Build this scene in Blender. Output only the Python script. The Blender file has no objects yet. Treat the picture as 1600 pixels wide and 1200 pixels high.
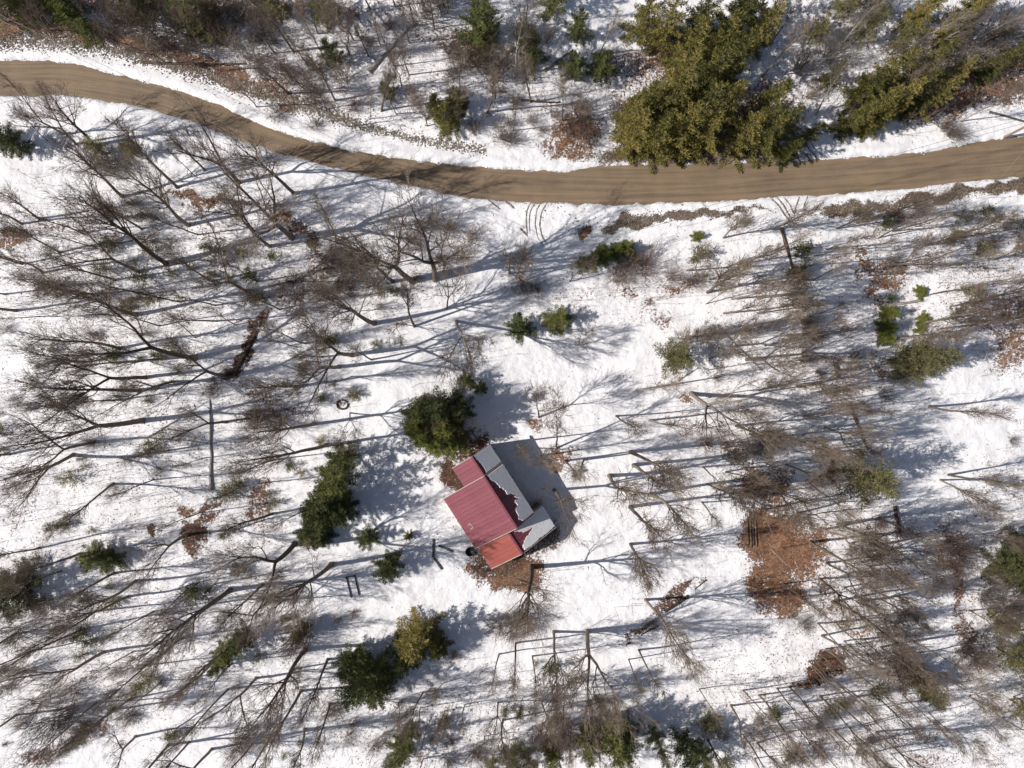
import bpy, math, random
import numpy as np
from mathutils import Vector, Quaternion, Matrix

# ------------------------------------------------------------------ camera, light, exposure
scene = bpy.context.scene
col = scene.collection
CAM_H = 90.0
S = CAM_H * 1.5 / 1600.0            # metres on the ground per photograph pixel
SUN_EL, SUN_AZ = 40.0, 8.0          # elevation; direction in which shadows fall (from +X)

cam_d = bpy.data.cameras.new('camera'); cam_d.lens = 24; cam_d.sensor_width = 36
cam_d.clip_end = 3000
cam = bpy.data.objects.new('camera', cam_d); cam.location = (0, 0, CAM_H)
col.objects.link(cam); scene.camera = cam

w = bpy.data.worlds.new('World'); scene.world = w; w.use_nodes = True
wt = w.node_tree; wt.nodes.clear()
sky = wt.nodes.new('ShaderNodeTexSky'); sky.sky_type = 'NISHITA'; sky.sun_disc = False
sky.sun_elevation = math.radians(SUN_EL)
sky.sun_rotation = math.atan2(-math.cos(math.radians(SUN_AZ)), -math.sin(math.radians(SUN_AZ)))
sky.air_density = 1.0; sky.dust_density = 1.2
bg = wt.nodes.new('ShaderNodeBackground'); bg.inputs['Strength'].default_value = 0.068
wo = wt.nodes.new('ShaderNodeOutputWorld')
wt.links.new(sky.outputs[0], bg.inputs[0]); wt.links.new(bg.outputs[0], wo.inputs[0])

ld = Vector((math.cos(math.radians(SUN_AZ)) * math.cos(math.radians(SUN_EL)),
             math.sin(math.radians(SUN_AZ)) * math.cos(math.radians(SUN_EL)),
             -math.sin(math.radians(SUN_EL))))
sl = bpy.data.lights.new('sun', 'SUN'); sl.energy = 4.7; sl.angle = math.radians(0.53)
sl.color = (1.0, 0.945, 0.885)
sun = bpy.data.objects.new('sun', sl); sun.rotation_euler = ld.to_track_quat('-Z', 'Y').to_euler()
sun.location = (-60, -10, 70); col.objects.link(sun)

vs = scene.view_settings
vs.view_transform = 'Standard'; vs.look = 'None'; vs.exposure = 0.06; vs.gamma = 1.0
vs.use_curve_mapping = False
scene.cycles.max_bounces = 3; scene.cycles.diffuse_bounces = 2; scene.cycles.glossy_bounces = 1; scene.cycles.transmission_bounces = 2

# ------------------------------------------------------------------ helpers
rng = np.random.default_rng(7)
random.seed(7)

def W(px, py, z=0.0):
    k = S * (CAM_H - z) / CAM_H
    return ((px - 800) * k, (600 - py) * k)

def tag(o, label=None, cat=None, group=None, kind=None):
    if label: o['label'] = label
    if cat: o['category'] = cat
    if group: o['group'] = group
    if kind: o['kind'] = kind
    return o

def link(name, mesh, parent=None):
    o = bpy.data.objects.new(name, mesh); col.objects.link(o)
    if parent is not None: o.parent = parent
    return o

def empty(name, loc=(0, 0, 0)):
    o = bpy.data.objects.new(name, None); o.empty_display_size = 0.5
    o.location = loc; col.objects.link(o)
    return o

def mesh_np(name, V, F, mat=None, smooth=True):
    """fast mesh from arrays; F is a list of index arrays (N,k)."""
    V = np.asarray(V, dtype=np.float32)
    if not isinstance(F, (list, tuple)): F = [F]
    F = [np.asarray(f, dtype=np.int32) for f in F if len(f)]
    me = bpy.data.meshes.new(name)
    nl = sum(f.size for f in F); nf = sum(len(f) for f in F)
    me.vertices.add(len(V)); me.vertices.foreach_set('co', V.ravel())
    me.loops.add(nl); me.polygons.add(nf)
    me.loops.foreach_set('vertex_index', np.concatenate([f.ravel() for f in F]))
    tot = np.concatenate([np.full(len(f), f.shape[1], np.int32) for f in F])
    st = np.concatenate([[0], np.cumsum(tot)[:-1]]).astype(np.int32)
    me.polygons.foreach_set('loop_start', st); me.polygons.foreach_set('loop_total', tot)
    me.polygons.foreach_set('use_smooth', np.full(nf, smooth))
    me.update(calc_edges=True); me.validate()
    if mat: me.materials.append(mat)
    return me

def nrm(v):
    return v / (np.linalg.norm(v, axis=-1, keepdims=True) + 1e-9)

class Tubes:
    def __init__(self): self.g = {}
    def add(self, P, R, k): self.g.setdefault((len(P), k), []).append((P, R))
    def arrays(self):
        Vs, Fs, off = [], [], 0
        for (n, k), L in self.g.items():
            P = np.array([p for p, _ in L]); R = np.array([r for _, r in L]); m = len(L)
            T = nrm(np.gradient(P, axis=1))
            mean = nrm(P[:, -1] - P[:, 0])
            ref = np.where(np.abs(mean[:, 2:3]) < 0.8, np.array([[0, 0, 1.0]]), np.array([[1.0, 0, 0]]))
            U = nrm(np.cross(T, ref[:, None, :])); Vv = np.cross(T, U)
            a = np.arange(k) * 2 * np.pi / k
            ring = P[:, :, None, :] + R[:, :, None, None] * (np.cos(a)[None, None, :, None] * U[:, :, None, :]
                                                            + np.sin(a)[None, None, :, None] * Vv[:, :, None, :])
            Vs.append(ring.reshape(-1, 3))
            b = (np.arange(m) * n * k)[:, None, None] + (np.arange(n - 1) * k)[None, :, None]
            j = np.arange(k)[None, None, :]; j2 = (j + 1) % k
            q = np.stack([b + j, b + j2, b + k + j2, b + k + j], -1).reshape(-1, 4) + off
            Fs.append(q); off += m * n * k
        return np.concatenate(Vs), np.concatenate(Fs)
    def mesh(self, name, mat):
        V, F = self.arrays(); return mesh_np(name, V, F, mat)

def lattice(seed, n=256):
    return np.random.default_rng(seed).random((n, n))
_L = [lattice(s) for s in range(11, 15)]
def vnoise(x, y, scale, i=0):
    g = _L[i % 4]; n = len(g)
    x = np.asarray(x) / scale + 1000.3; y = np.asarray(y) / scale + 1000.7
    ix = np.floor(x).astype(int); iy = np.floor(y).astype(int)
    fx = x - ix; fy = y - iy
    fx = fx * fx * (3 - 2 * fx); fy = fy * fy * (3 - 2 * fy)
    a = g[ix % n, iy % n]; b = g[(ix + 1) % n, iy % n]; c = g[ix % n, (iy + 1) % n]; d = g[(ix + 1) % n, (iy + 1) % n]
    return (a * (1 - fx) + b * fx) * (1 - fy) + (c * (1 - fx) + d * fx) * fy
def sstep(a, b, x):
    t = np.clip((x - a) / (b - a), 0, 1); return t * t * (3 - 2 * t)

# ------------------------------------------------------------------ materials
def new_mat(name):
    m = bpy.data.materials.new(name); m.use_nodes = True
    nt = m.node_tree; b = nt.nodes['Principled BSDF']
    return m, nt, b
def N(nt, t, **kw):
    n = nt.nodes.new(t)
    for k, v in kw.items(): setattr(n, k, v)
    return n
def ramp(nt, stops):
    r = N(nt, 'ShaderNodeValToRGB'); e = r.color_ramp.elements
    while len(e) < len(stops): e.new(0.5)
    for i, (p, c) in enumerate(stops):
        e[i].position = p; e[i].color = (*c, 1)
    return r
def noise(nt, scale, detail=3, rough=0.55, vec=None):
    n = N(nt, 'ShaderNodeTexNoise'); n.inputs['Scale'].default_value = scale
    n.inputs['Detail'].default_value = detail; n.inputs['Roughness'].default_value = rough
    if vec is not None: nt.links.new(vec, n.inputs['Vector'])
    return n
def math_n(nt, op, a, b=None, c=None):
    n = N(nt, 'ShaderNodeMath', operation=op)
    for i, v in enumerate((a, b, c)):
        if v is None: continue
        if isinstance(v, (int, float)): n.inputs[i].default_value = v
        else: nt.links.new(v, n.inputs[i])
    return n.outputs[0]
def mixc(nt, f, a, b):
    n = N(nt, 'ShaderNodeMix', data_type='RGBA')
    for s, v in ((n.inputs[0], f), (n.inputs[6], a), (n.inputs[7], b)):
        if isinstance(v, (int, float)): s.default_value = v
        elif isinstance(v, tuple): s.default_value = (*v, 1)
        else: nt.links.new(v, s)
    return n.outputs[2]

def simple(name, stops, scale=3.0, rough=0.8, objrand=0.35, bump=0.0, coord='Object', stretch=None, spec=0.3):
    m, nt, b = new_mat(name)
    tc = N(nt, 'ShaderNodeTexCoord'); v = tc.outputs[coord]
    if stretch:
        mp = N(nt, 'ShaderNodeMapping'); mp.inputs['Scale'].default_value = stretch
        nt.links.new(v, mp.inputs[0]); v = mp.outputs[0]
    n = noise(nt, scale, 4, 0.6, v)
    oi = N(nt, 'ShaderNodeObjectInfo')
    f = math_n(nt, 'ADD', n.outputs[0], math_n(nt, 'MULTIPLY', math_n(nt, 'SUBTRACT', oi.outputs['Random'], 0.5), objrand))
    r = ramp(nt, stops); nt.links.new(f, r.inputs[0]); nt.links.new(r.outputs[0], b.inputs['Base Color'])
    b.inputs['Roughness'].default_value = rough; b.inputs['Specular IOR Level'].default_value = spec
    if bump:
        bp = N(nt, 'ShaderNodeBump'); bp.inputs['Strength'].default_value = bump; bp.inputs['Distance'].default_value = 0.05
        nt.links.new(n.outputs[0], bp.inputs['Height']); nt.links.new(bp.outputs[0], b.inputs['Normal'])
    return m

M = {}
M['bark'] = simple('bark', [(0.25, (.085, .066, .052)), (0.5, (.17, .133, .104)), (0.78, (.27, .225, .18))], 2.2, .9, .5, .6, stretch=(3, 3, .6))
M['twig'] = simple('twig', [(0.25, (.14, .102, .078)), (0.55, (.235, .18, .138)), (0.8, (.34, .27, .21))], .6, .9, .55)
M['bark_pale'] = simple('bark_pale', [(0.25, (.25, .22, .18)), (0.6, (.42, .38, .32)), (0.8, (.52, .48, .42))], 1.5, .85, .3, .4, stretch=(1, 1, 3))
M['twig_red'] = simple('twig_red', [(0.2, (.13, .075, .055)), (0.55, (.21, .135, .10)), (0.85, (.29, .21, .165))], .8, .9, .6)
M['twig_grey'] = simple('twig_grey', [(0.2, (.12, .10, .085)), (0.55, (.20, .17, .145)), (0.85, (.30, .26, .225))], .8, .9, .5)
M['dead_wood'] = simple('dead_wood', [(0.25, (.07, .045, .035)), (0.5, (.13, .085, .06)), (0.8, (.21, .15, .11))], 2.0, .9, .4, .7, stretch=(1, 1, 1))
M['dead_dark'] = simple('dead_dark', [(0.25, (.035, .022, .018)), (0.5, (.065, .042, .032)), (0.8, (.12, .08, .06))], 2.0, .9, .3, .7)
M['grey_wood'] = simple('grey_wood', [(0.2, (.20, .18, .16)), (0.5, (.32, .29, .26)), (0.8, (.45, .42, .38))], 2.0, .9, .3, .5)
M['stone'] = simple('stone', [(0.3, (.11, .088, .07)), (0.5, (.22, .185, .15)), (0.7, (.40, .355, .30))], 1.7, .9, 0, .0, coord='Object')
M['dark_rubber'] = simple('dark_rubber', [(0.2, (.012, .012, .013)), (0.8, (.03, .03, .032))], 4, .5, .1)
M['timber_dark'] = simple('timber_dark', [(0.2, (.045, .042, .04)), (0.5, (.085, .08, .076)), (0.8, (.15, .14, .135))], 3, .8, .2)
M['pole_wood'] = simple('pole_wood', [(0.2, (.19, .135, .095)), (0.5, (.29, .22, .16)), (0.8, (.37, .29, .22))], 3, .85, .2, stretch=(4, 4, .3))
M['wire'] = simple('wire', [(0.2, (.16, .16, .155)), (0.8, (.28, .28, .27))], 3, .5, 0)
M['metal_grey'] = simple('metal_grey', [(0.2, (.30, .30, .31)), (0.8, (.42, .42, .43))], 5, .45, 0)
M['trim'] = simple('trim', [(0.2, (.45, .42, .36)), (0.8, (.62, .58, .50))], 3, .7, 0.1)
M['siding'] = simple('siding', [(0.2, (.13, .085, .055)), (0.5, (.20, .14, .095)), (0.8, (.28, .20, .14))], 2.5, .85, .1, .3, stretch=(5, 5, .4))
M['leaf'] = simple('leaf', [(0.15, (.07, .036, .024)), (0.5, (.17, .085, .048)), (0.85, (.28, .15, .085))], 9, .85, 0)

def foliage(name, stops, trans=0.12):
    m, nt, b = new_mat(name)
    g = N(nt, 'ShaderNodeNewGeometry'); oi = N(nt, 'ShaderNodeObjectInfo')
    tc = N(nt, 'ShaderNodeTexCoord'); n = noise(nt, .7, 2, .5, tc.outputs['Object'])
    f = math_n(nt, 'ADD', math_n(nt, 'MULTIPLY', g.outputs['Random Per Island'], .5), math_n(nt, 'MULTIPLY', n.outputs[0], .6))
    f = math_n(nt, 'ADD', f, math_n(nt, 'MULTIPLY', math_n(nt, 'SUBTRACT', oi.outputs['Random'], .5), .35))
    r = ramp(nt, stops); nt.links.new(f, r.inputs[0]); nt.links.new(r.outputs[0], b.inputs['Base Color'])
    b.inputs['Roughness'].default_value = .65; b.inputs['Specular IOR Level'].default_value = .25
    tr = N(nt, 'ShaderNodeBsdfTranslucent'); nt.links.new(r.outputs[0], tr.inputs[0])
    mx = N(nt, 'ShaderNodeMixShader'); mx.inputs[0].default_value = trans
    out = nt.nodes['Material Output']
    nt.links.new(b.outputs[0], mx.inputs[1]); nt.links.new(tr.outputs[0], mx.inputs[2]); nt.links.new(mx.outputs[0], out.inputs[0])
    return m
M['spruce'] = foliage('spruce_needles', [(0.2, (.022, .032, .010)), (0.45, (.075, .082, .020)), (0.68, (.19, .165, .040)), (0.95, (.36, .26, .085))], .03)
M['hemlock'] = foliage('hemlock_needles', [(0.2, (.022, .034, .012)), (0.5, (.075, .095, .028)), (0.9, (.20, .195, .055))], .05)
M['pine'] = foliage('pine_needles', [(0.15, (.085, .088, .038)), (0.5, (.165, .155, .062)), (0.9, (.25, .21, .10))])
M['bright'] = foliage('bright_needles', [(0.15, (.07, .092, .02)), (0.5, (.15, .175, .038)), (0.9, (.24, .235, .06))])

def ground_material():
    m, nt, b = new_mat('snow_and_leaf_ground')
    tc = N(nt, 'ShaderNodeTexCoord'); P = tc.outputs['Object']
    al = N(nt, 'ShaderNodeAttribute', attribute_name='leaf'); ag = N(nt, 'ShaderNodeAttribute', attribute_name='grav')
    ad = N(nt, 'ShaderNodeAttribute', attribute_name='dark')
    n1 = noise(nt, .55, 4, .6, P); n2 = noise(nt, 3.2, 5, .7, P); n3 = noise(nt, 9, 3, .7, P)
    def mask(attr, k1, k2, k3, lo, hi):
        s = math_n(nt, 'MULTIPLY', math_n(nt, 'SUBTRACT', n1.outputs[0], .5), k1)
        s = math_n(nt, 'ADD', s, math_n(nt, 'MULTIPLY', math_n(nt, 'SUBTRACT', n2.outputs[0], .5), k2))
        s = math_n(nt, 'ADD', s, math_n(nt, 'MULTIPLY', math_n(nt, 'SUBTRACT', n3.outputs[0], .5), k3))
        s = math_n(nt, 'ADD', s, attr)
        mr = N(nt, 'ShaderNodeMapRange', interpolation_type='SMOOTHSTEP')
        mr.inputs['From Min'].default_value = lo; mr.inputs['From Max'].default_value = hi
        nt.links.new(s, mr.inputs['Value']); return mr.outputs[0]
    ml = mask(al.outputs['Fac'], 1.0, 2.3, 1.5, .46, .60)
    mg = mask(ag.outputs['Fac'], .8, 1.7, 1.8, .46, .58)
    # leaf litter colour
    vo = N(nt, 'ShaderNodeTexVoronoi'); vo.inputs['Scale'].default_value = 8.0; nt.links.new(P, vo.inputs['Vector'])
    nl = noise(nt, 1.1, 4, .6, P)
    sep = N(nt, 'ShaderNodeSeparateColor'); nt.links.new(vo.outputs['Color'], sep.inputs[0])
    f = math_n(nt, 'ADD', math_n(nt, 'MULTIPLY', sep.outputs[0], .45), math_n(nt, 'MULTIPLY', nl.outputs[0], .75))
    f = math_n(nt, 'SUBTRACT', f, math_n(nt, 'MULTIPLY', ad.outputs['Fac'], .35))
    rl = ramp(nt, [(0.15, (.05, .030, .024)), (0.42, (.13, .068, .044)), (0.62, (.22, .115, .066)), (0.9, (.33, .20, .13))])
    nt.links.new(f, rl.inputs[0])
    # gravel
    vg = N(nt, 'ShaderNodeTexVoronoi'); vg.inputs['Scale'].default_value = 7.0; nt.links.new(P, vg.inputs['Vector'])
    sg = N(nt, 'ShaderNodeSeparateColor'); nt.links.new(vg.outputs['Color'], sg.inputs[0])
    rg = ramp(nt, [(0.1, (.06, .043, .032)), (0.5, (.135, .098, .07)), (0.95, (.25, .20, .155))])
    nt.links.new(math_n(nt, 'ADD', math_n(nt, 'MULTIPLY', sg.outputs[0], .6), math_n(nt, 'MULTIPLY', nl.outputs[0], .4)), rg.inputs[0])
    # snow with faint dirt
    ns = noise(nt, .35, 5, .6, P)
    rs = ramp(nt, [(0.3, (.80, .785, .80)), (0.52, (.87, .86, .875)), (0.7, (.91, .905, .915))]); nt.links.new(ns.outputs[0], rs.inputs[0])
    nd = noise(nt, 14, 2, .6, P)
    rd = N(nt, 'ShaderNodeMapRange'); rd.inputs['From Min'].default_value = .66; rd.inputs['From Max'].default_value = .74
    nt.links.new(nd.outputs[0], rd.inputs['Value'])
    amt = N(nt, 'ShaderNodeMapRange'); amt.inputs['From Min'].default_value = .0; amt.inputs['From Max'].default_value = .25
    nt.links.new(al.outputs['Fac'], amt.inputs['Value'])
    snow = mixc(nt, math_n(nt, 'MULTIPLY', math_n(nt, 'MULTIPLY', rd.outputs[0], amt.outputs[0]), .3), rs.outputs[0], (.22, .15, .11))
    c = mixc(nt, ml, snow, rl.outputs[0]); c = mixc(nt, mg, c, rg.outputs[0])
    nt.links.new(c, b.inputs['Base Color'])
    b.inputs['Roughness'].default_value = .75; b.inputs['Specular IOR Level'].default_value = .15
    # relief: soft hummocks plus grain
    b1 = noise(nt, .9, 3, .5, P); b2 = noise(nt, 5.5, 3, .6, P)
    h = math_n(nt, 'ADD', math_n(nt, 'MULTIPLY', b1.outputs[0], .20), math_n(nt, 'MULTIPLY', b2.outputs[0], .025))
    h = math_n(nt, 'SUBTRACT', h, math_n(nt, 'MULTIPLY', math_n(nt, 'MAXIMUM', ml, mg), .03))
    bp = N(nt, 'ShaderNodeBump'); bp.inputs['Strength'].default_value = 1.0; bp.inputs['Distance'].default_value = 1.0
    nt.links.new(h, bp.inputs['Height']); nt.links.new(bp.outputs[0], b.inputs['Normal'])
    return m
M['ground'] = ground_material()

def road_material():
    m, nt, b = new_mat('packed_dirt_road')
    uv = N(nt, 'ShaderNodeUVMap', uv_map='UVMap'); tc = N(nt, 'ShaderNodeTexCoord'); P = tc.outputs['Object']
    mp = N(nt, 'ShaderNodeMapping'); mp.inputs['Scale'].default_value = (.035, 1.0, 1); nt.links.new(uv.outputs[0], mp.inputs[0])
    n1 = noise(nt, 2.2, 5, .6, mp.outputs[0]); n2 = noise(nt, .25, 4, .6, P); n3 = noise(nt, 6, 4, .65, P)
    f = math_n(nt, 'ADD', math_n(nt, 'MULTIPLY', n1.outputs[0], .75), math_n(nt, 'MULTIPLY', n2.outputs[0], .3))
    f = math_n(nt, 'ADD', f, math_n(nt, 'MULTIPLY', math_n(nt, 'SUBTRACT', n3.outputs[0], .5), .22))
    r = ramp(nt, [(0.28, (.115, .085, .060)), (0.46, (.185, .138, .092)), (0.6, (.25, .178, .112)), (0.8, (.30, .22, .145))])
    nt.links.new(f, r.inputs[0]); nt.links.new(r.outputs[0], b.inputs['Base Color'])
    b.inputs['Roughness'].default_value = .7; b.inputs['Specular IOR Level'].default_value = .3
    bp = N(nt, 'ShaderNodeBump'); bp.inputs['Strength'].default_value = .5; bp.inputs['Distance'].default_value = .05
    nt.links.new(math_n(nt, 'ADD', n3.outputs[0], n1.outputs[0]), bp.inputs['Height']); nt.links.new(bp.outputs[0], b.inputs['Normal'])
    return m
M['road'] = road_material()

def roof_material(name, c0, c1, c2, rough):
    m, nt, b = new_mat(name)
    tc = N(nt, 'ShaderNodeTexCoord'); P = tc.outputs['Object']; oi = N(nt, 'ShaderNodeObjectInfo')
    mp = N(nt, 'ShaderNodeMapping'); mp.inputs['Scale'].default_value = (3, .5, 1); nt.links.new(P, mp.inputs[0])
    n = noise(nt, 1.5, 5, .65, mp.outputs[0])
    f = math_n(nt, 'ADD', n.outputs[0], math_n(nt, 'MULTIPLY', math_n(nt, 'SUBTRACT', oi.outputs['Random'], .5), .22))
    r = ramp(nt, [(0.25, c0), (0.5, c1), (0.78, c2)]); nt.links.new(f, r.inputs[0]); nt.links.new(r.outputs[0], b.inputs['Base Color'])
    b.inputs['Roughness'].default_value = rough; b.inputs['Specular IOR Level'].default_value = .4
    return m
M['roof_red'] = roof_material('weathered_red_metal', (.18, .048, .062), (.225, .064, .084), (.27, .09, .115), .55)
M['roof_orange'] = roof_material('faded_orange_metal', (.25, .055, .042), (.30, .072, .054), (.35, .10, .078), .55)

def snow_material():
    m, nt, b = new_mat('roof_snow')
    tc = N(nt, 'ShaderNodeTexCoord'); n = noise(nt, 2.5, 4, .6, tc.outputs['Object'])
    r = ramp(nt, [(0.3, (.78, .78, .80)), (0.7, (.89, .89, .91))]); nt.links.new(n.outputs[0], r.inputs[0])
    nt.links.new(r.outputs[0], b.inputs['Base Color']); b.inputs['Roughness'].default_value = .7
    bp = N(nt, 'ShaderNodeBump'); bp.inputs['Strength'].default_value = .22; bp.inputs['Distance'].default_value = .15
    nt.links.new(n.outputs[0], bp.inputs['Height']); nt.links.new(bp.outputs[0], b.inputs['Normal'])
    return m
M['snow'] = snow_material()
M['mud'] = simple('track_mud', [(0.3, (.10, .078, .06)), (0.5, (.19, .155, .125)), (0.75, (.5, .47, .44))], 3.5, .8, 0)

# ------------------------------------------------------------------ terrain
UP = np.array([(-300, 92), (-60, 93), (0, 95), (100, 98), (140, 108), (210, 125), (300, 150), (340, 165), (400, 195), (480, 220),
               (560, 240), (640, 252), (700, 258), (760, 264), (830, 268), (900, 270), (925, 262), (1000, 258), (1100, 258), (1200, 256),
               (1270, 251), (1340, 248), (1410, 244), (1450, 240), (1500, 228), (1600, 214), (1900, 178)], float)
LO = np.array([(-300, 152), (-60, 152), (0, 150), (100, 148), (180, 158), (250, 172), (320, 197), (400, 225), (480, 250), (560, 270),
               (640, 288), (700, 302), (760, 312), (830, 316), (950, 318), (1060, 316), (1130, 313), (1200, 307), (1300, 302),
               (1400, 296), (1500, 284), (1600, 275), (1900, 240)], float)
def smooth_interp(x, T):
    s = 0
    for dx in (-18, -9, 0, 9, 18): s = s + np.interp(x + dx, T[:, 0], T[:, 1])
    return s / 5
def road_dist(X, Y):
    """signed distance (m) outside the road; negative on it; side +1 above, -1 below"""
    px = np.asarray(X) / S + 800; py = 600 - np.asarray(Y) / S
    du = (smooth_interp(px, UP) - py) * S; dl = (py - smooth_interp(px, LO)) * S
    return np.maximum(du, dl) * .95, np.where(du > dl, 1, -1)

# (px, py, rx, ry, rotation in degrees (image), strength, channel)
PATCH = [
 # leaf litter above the road on the left
 (-20,40,90,22,0,1.0,'l'),(60,42,70,16,5,.9,'l'),(150,52,70,18,10,.9,'l'),(215,68,50,14,20,.9,'l'),(290,92,60,14,22,.9,'l'),(355,115,55,15,24,.9,'l'),
 (425,148,50,14,25,.8,'l'),(470,165,30,8,25,.6,'l'),(300,60,60,18,10,.45,'l'),(380,80,60,20,10,.35,'l'),
 (700,60,60,18,5,.55,'l'),(745,65,30,10,0,.8,'l'),(735,85,40,22,0,.55,'l'),(745,100,25,18,0,.6,'l'),(900,205,36,34,0,.75,'l'),(900,242,40,12,0,.75,'l'),(880,225,30,14,0,.6,'l'),
 (990,100,60,30,0,.6,'l'),(1080,90,70,40,0,.8,'l'),(1070,180,110,60,0,.85,'l'),(1080,245,150,14,0,1.0,'g'),(1190,180,60,60,0,.7,'l'),
 (1490,150,85,30,-15,.85,'l'),(1560,120,50,45,-10,.85,'l'),(1480,110,60,20,-10,.7,'l'),(1540,60,70,40,0,.5,'l'),(1390,150,60,50,0,.5,'l'),(1440,175,30,20,0,.35,'l'),
 (250,0,260,28,3,.75,'l'),(560,10,160,20,0,.40,'l'),(1380,30,120,40,0,.35,'l'),
 # bare strips below the road
 (970,352,22,8,-12,1.0,'g'),(1010,343,40,7,-12,1.0,'g'),(1070,336,50,6,-4,1.0,'g'),(1130,332,40,5,-3,.85,'g'),(1190,328,25,4,0,.6,'g'),
 (1320,324,34,9,-3,1.0,'g'),(1375,325,40,6,5,.8,'g'),(1430,312,50,7,-8,.9,'g'),(1500,302,60,7,-8,.95,'g'),(1580,293,50,8,-8,.95,'g'),(1296,336,7,5,0,.8,'g'),
 (912,366,8,10,0,.9,'l'),
 # right woods
 (1345,405,14,16,0,.7,'l'),(1362,420,22,14,-20,.8,'l'),(1392,425,20,10,0,.7,'l'),(1385,445,24,12,0,.85,'l'),(1362,455,16,10,0,.7,'l'),(1378,472,10,8,0,.6,'l'),
 (1590,485,40,26,0,.75,'l'),(1570,510,45,22,0,.6,'l'),(1590,545,30,30,0,.7,'l'),(1560,560,30,20,0,.4,'l'),(1520,470,50,30,0,.42,'l'),(1560,420,70,40,0,.35,'l'),(1480,400,90,40,0,.26,'l'),
 (1366,520,8,60,0,.6,'l'),(1375,585,30,10,20,.6,'l'),
 (1195,765,40,24,0,.85,'l'),(1175,745,26,16,0,.7,'l'),(1215,745,24,20,0,.7,'l'),(1150,705,18,30,0,.55,'l'),(1160,730,20,20,0,.5,'l'),(1205,790,36,12,0,.6,'l'),
 (1205,850,40,46,0,1.15,'l'),(1235,860,52,44,0,1.0,'l'),(1200,900,28,46,0,1.0,'l'),(1225,930,34,30,0,.9,'l'),(1260,885,26,30,0,.55,'l'),(1210,820,42,20,0,1.0,'l'),(1280,870,22,26,30,.6,'l'),
 (1300,930,40,16,40,.55,'l'),(1345,985,50,14,42,.5,'l'),(1400,1040,50,22,45,.6,'l'),
 (1293,1030,18,22,-30,.95,'d'),(1278,1048,24,12,-30,.95,'d'),(1258,1063,24,9,-10,.9,'d'),
 (1475,890,10,40,0,.6,'l'),(1495,930,9,34,-10,.8,'l'),(1510,985,10,46,-15,.7,'l'),(1480,850,30,40,0,.55,'l'),(1530,1010,26,40,-20,.5,'l'),(1440,1165,60,30,20,.4,'l'),
 (1306,735,12,20,0,.75,'l'),(1078,622,14,8,0,.7,'l'),(1320,770,60,14,40,.3,'l'),
 # around the cabin
 (708,742,16,34,-25,1.0,'d'),(722,762,16,24,-30,1.0,'d'),(745,700,24,18,0,.8,'d'),(745,888,24,12,20,.75,'l'),(752,872,14,16,0,.8,'d'),
 (805,900,44,18,-10,1.05,'l'),(832,885,20,16,0,1.0,'l'),(825,915,22,12,0,.8,'l'),(790,880,40,14,-35,.9,'d'),(838,660,12,10,0,.75,'l'),(700,690,40,26,0,.8,'d'),
 (875,715,12,16,0,.8,'l'),(888,705,16,6,-15,.55,'l'),(855,835,36,16,-45,.6,'d'),
 # left woods
 (308,312,46,9,4,.85,'l'),(370,318,60,7,5,.7,'l'),(170,332,40,10,5,.7,'l'),(20,372,36,9,-5,.8,'l'),(110,350,60,8,-3,.5,'l'),(100,315,30,7,0,.45,'l'),
 (445,340,26,7,25,.7,'l'),(475,355,16,10,30,.7,'d'),(490,380,14,22,-10,.7,'d'),(500,410,26,20,0,.6,'l'),(480,445,20,30,20,.55,'l'),(462,480,16,24,25,.6,'l'),(440,470,20,12,0,.5,'l'),
 (404,512,12,26,28,.8,'d'),(384,550,10,34,22,.9,'d'),(370,582,14,14,0,.8,'d'),(420,625,34,14,10,.55,'l'),(440,640,20,12,0,.6,'l'),(400,620,26,8,0,.5,'l'),
 (535,635,10,6,0,.8,'l'),(530,628,20,12,0,.35,'l'),(160,525,14,10,0,.5,'l'),
 (306,835,16,18,0,.95,'d'),(308,855,12,14,0,.8,'d'),(290,795,18,8,0,.8,'l'),(330,792,14,9,-50,.85,'d'),(320,812,34,6,-10,.75,'d'),(247,828,9,13,30,1.0,'d'),
 (405,775,16,26,10,.75,'l'),(395,800,14,12,0,.7,'l'),(410,815,20,12,0,.45,'l'),
 (135,1148,30,14,-20,.6,'l'),(60,1180,30,14,0,.65,'l'),(110,1165,40,10,-25,.5,'l'),(25,940,60,30,0,.3,'l'),
 (900,460,40,10,0,.35,'l'),(985,455,10,8,0,.7,'l'),(1018,470,10,8,0,.75,'l'),(1060,450,24,10,0,.6,'l'),(1030,500,12,10,0,.55,'l'),(1040,505,8,12,0,.55,'l'),
 (690,1095,40,20,0,.3,'l'),(860,1145,40,14,0,.4,'l'),(1050,935,30,10,-40,.7,'d'),(1075,920,22,6,-40,.7,'d'),(1000,985,36,5,-32,.7,'d'),
]
# base litter level of broad zones (fine specks of leaves and twigs in the snow)
ZONE = [(250,420,330,120,0,.20),(200,620,300,150,0,.13),(200,900,320,260,0,.15),(560,420,140,110,0,.16),(650,1120,260,100,0,.16),(1280,1080,240,140,0,.17),
        (1230,560,150,260,0,.13),(1480,430,200,140,0,.20),(650,110,340,110,0,.20),(1400,80,260,120,0,.20),(1380,900,160,120,0,.18),(900,470,160,60,0,.12),(720,780,110,120,0,.06),(1560,960,100,260,0,.24)]
def ell(px, py, e):
    cx, cy, rx, ry, rot = e[:5]; a = math.radians(rot)
    dx, dy = px - cx, py - cy
    u = (dx * math.cos(a) + dy * math.sin(a)) / rx; v = (-dx * math.sin(a) + dy * math.cos(a)) / ry
    return u * u + v * v
MOUND = [(890,372,22,12,-35,.55),(945,357,20,11,-50,.55),(905,352,40,10,0,.15),(1290,340,12,9,0,.3),(262,830,22,14,0,.5),(975,440,24,10,0,.15)]

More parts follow.
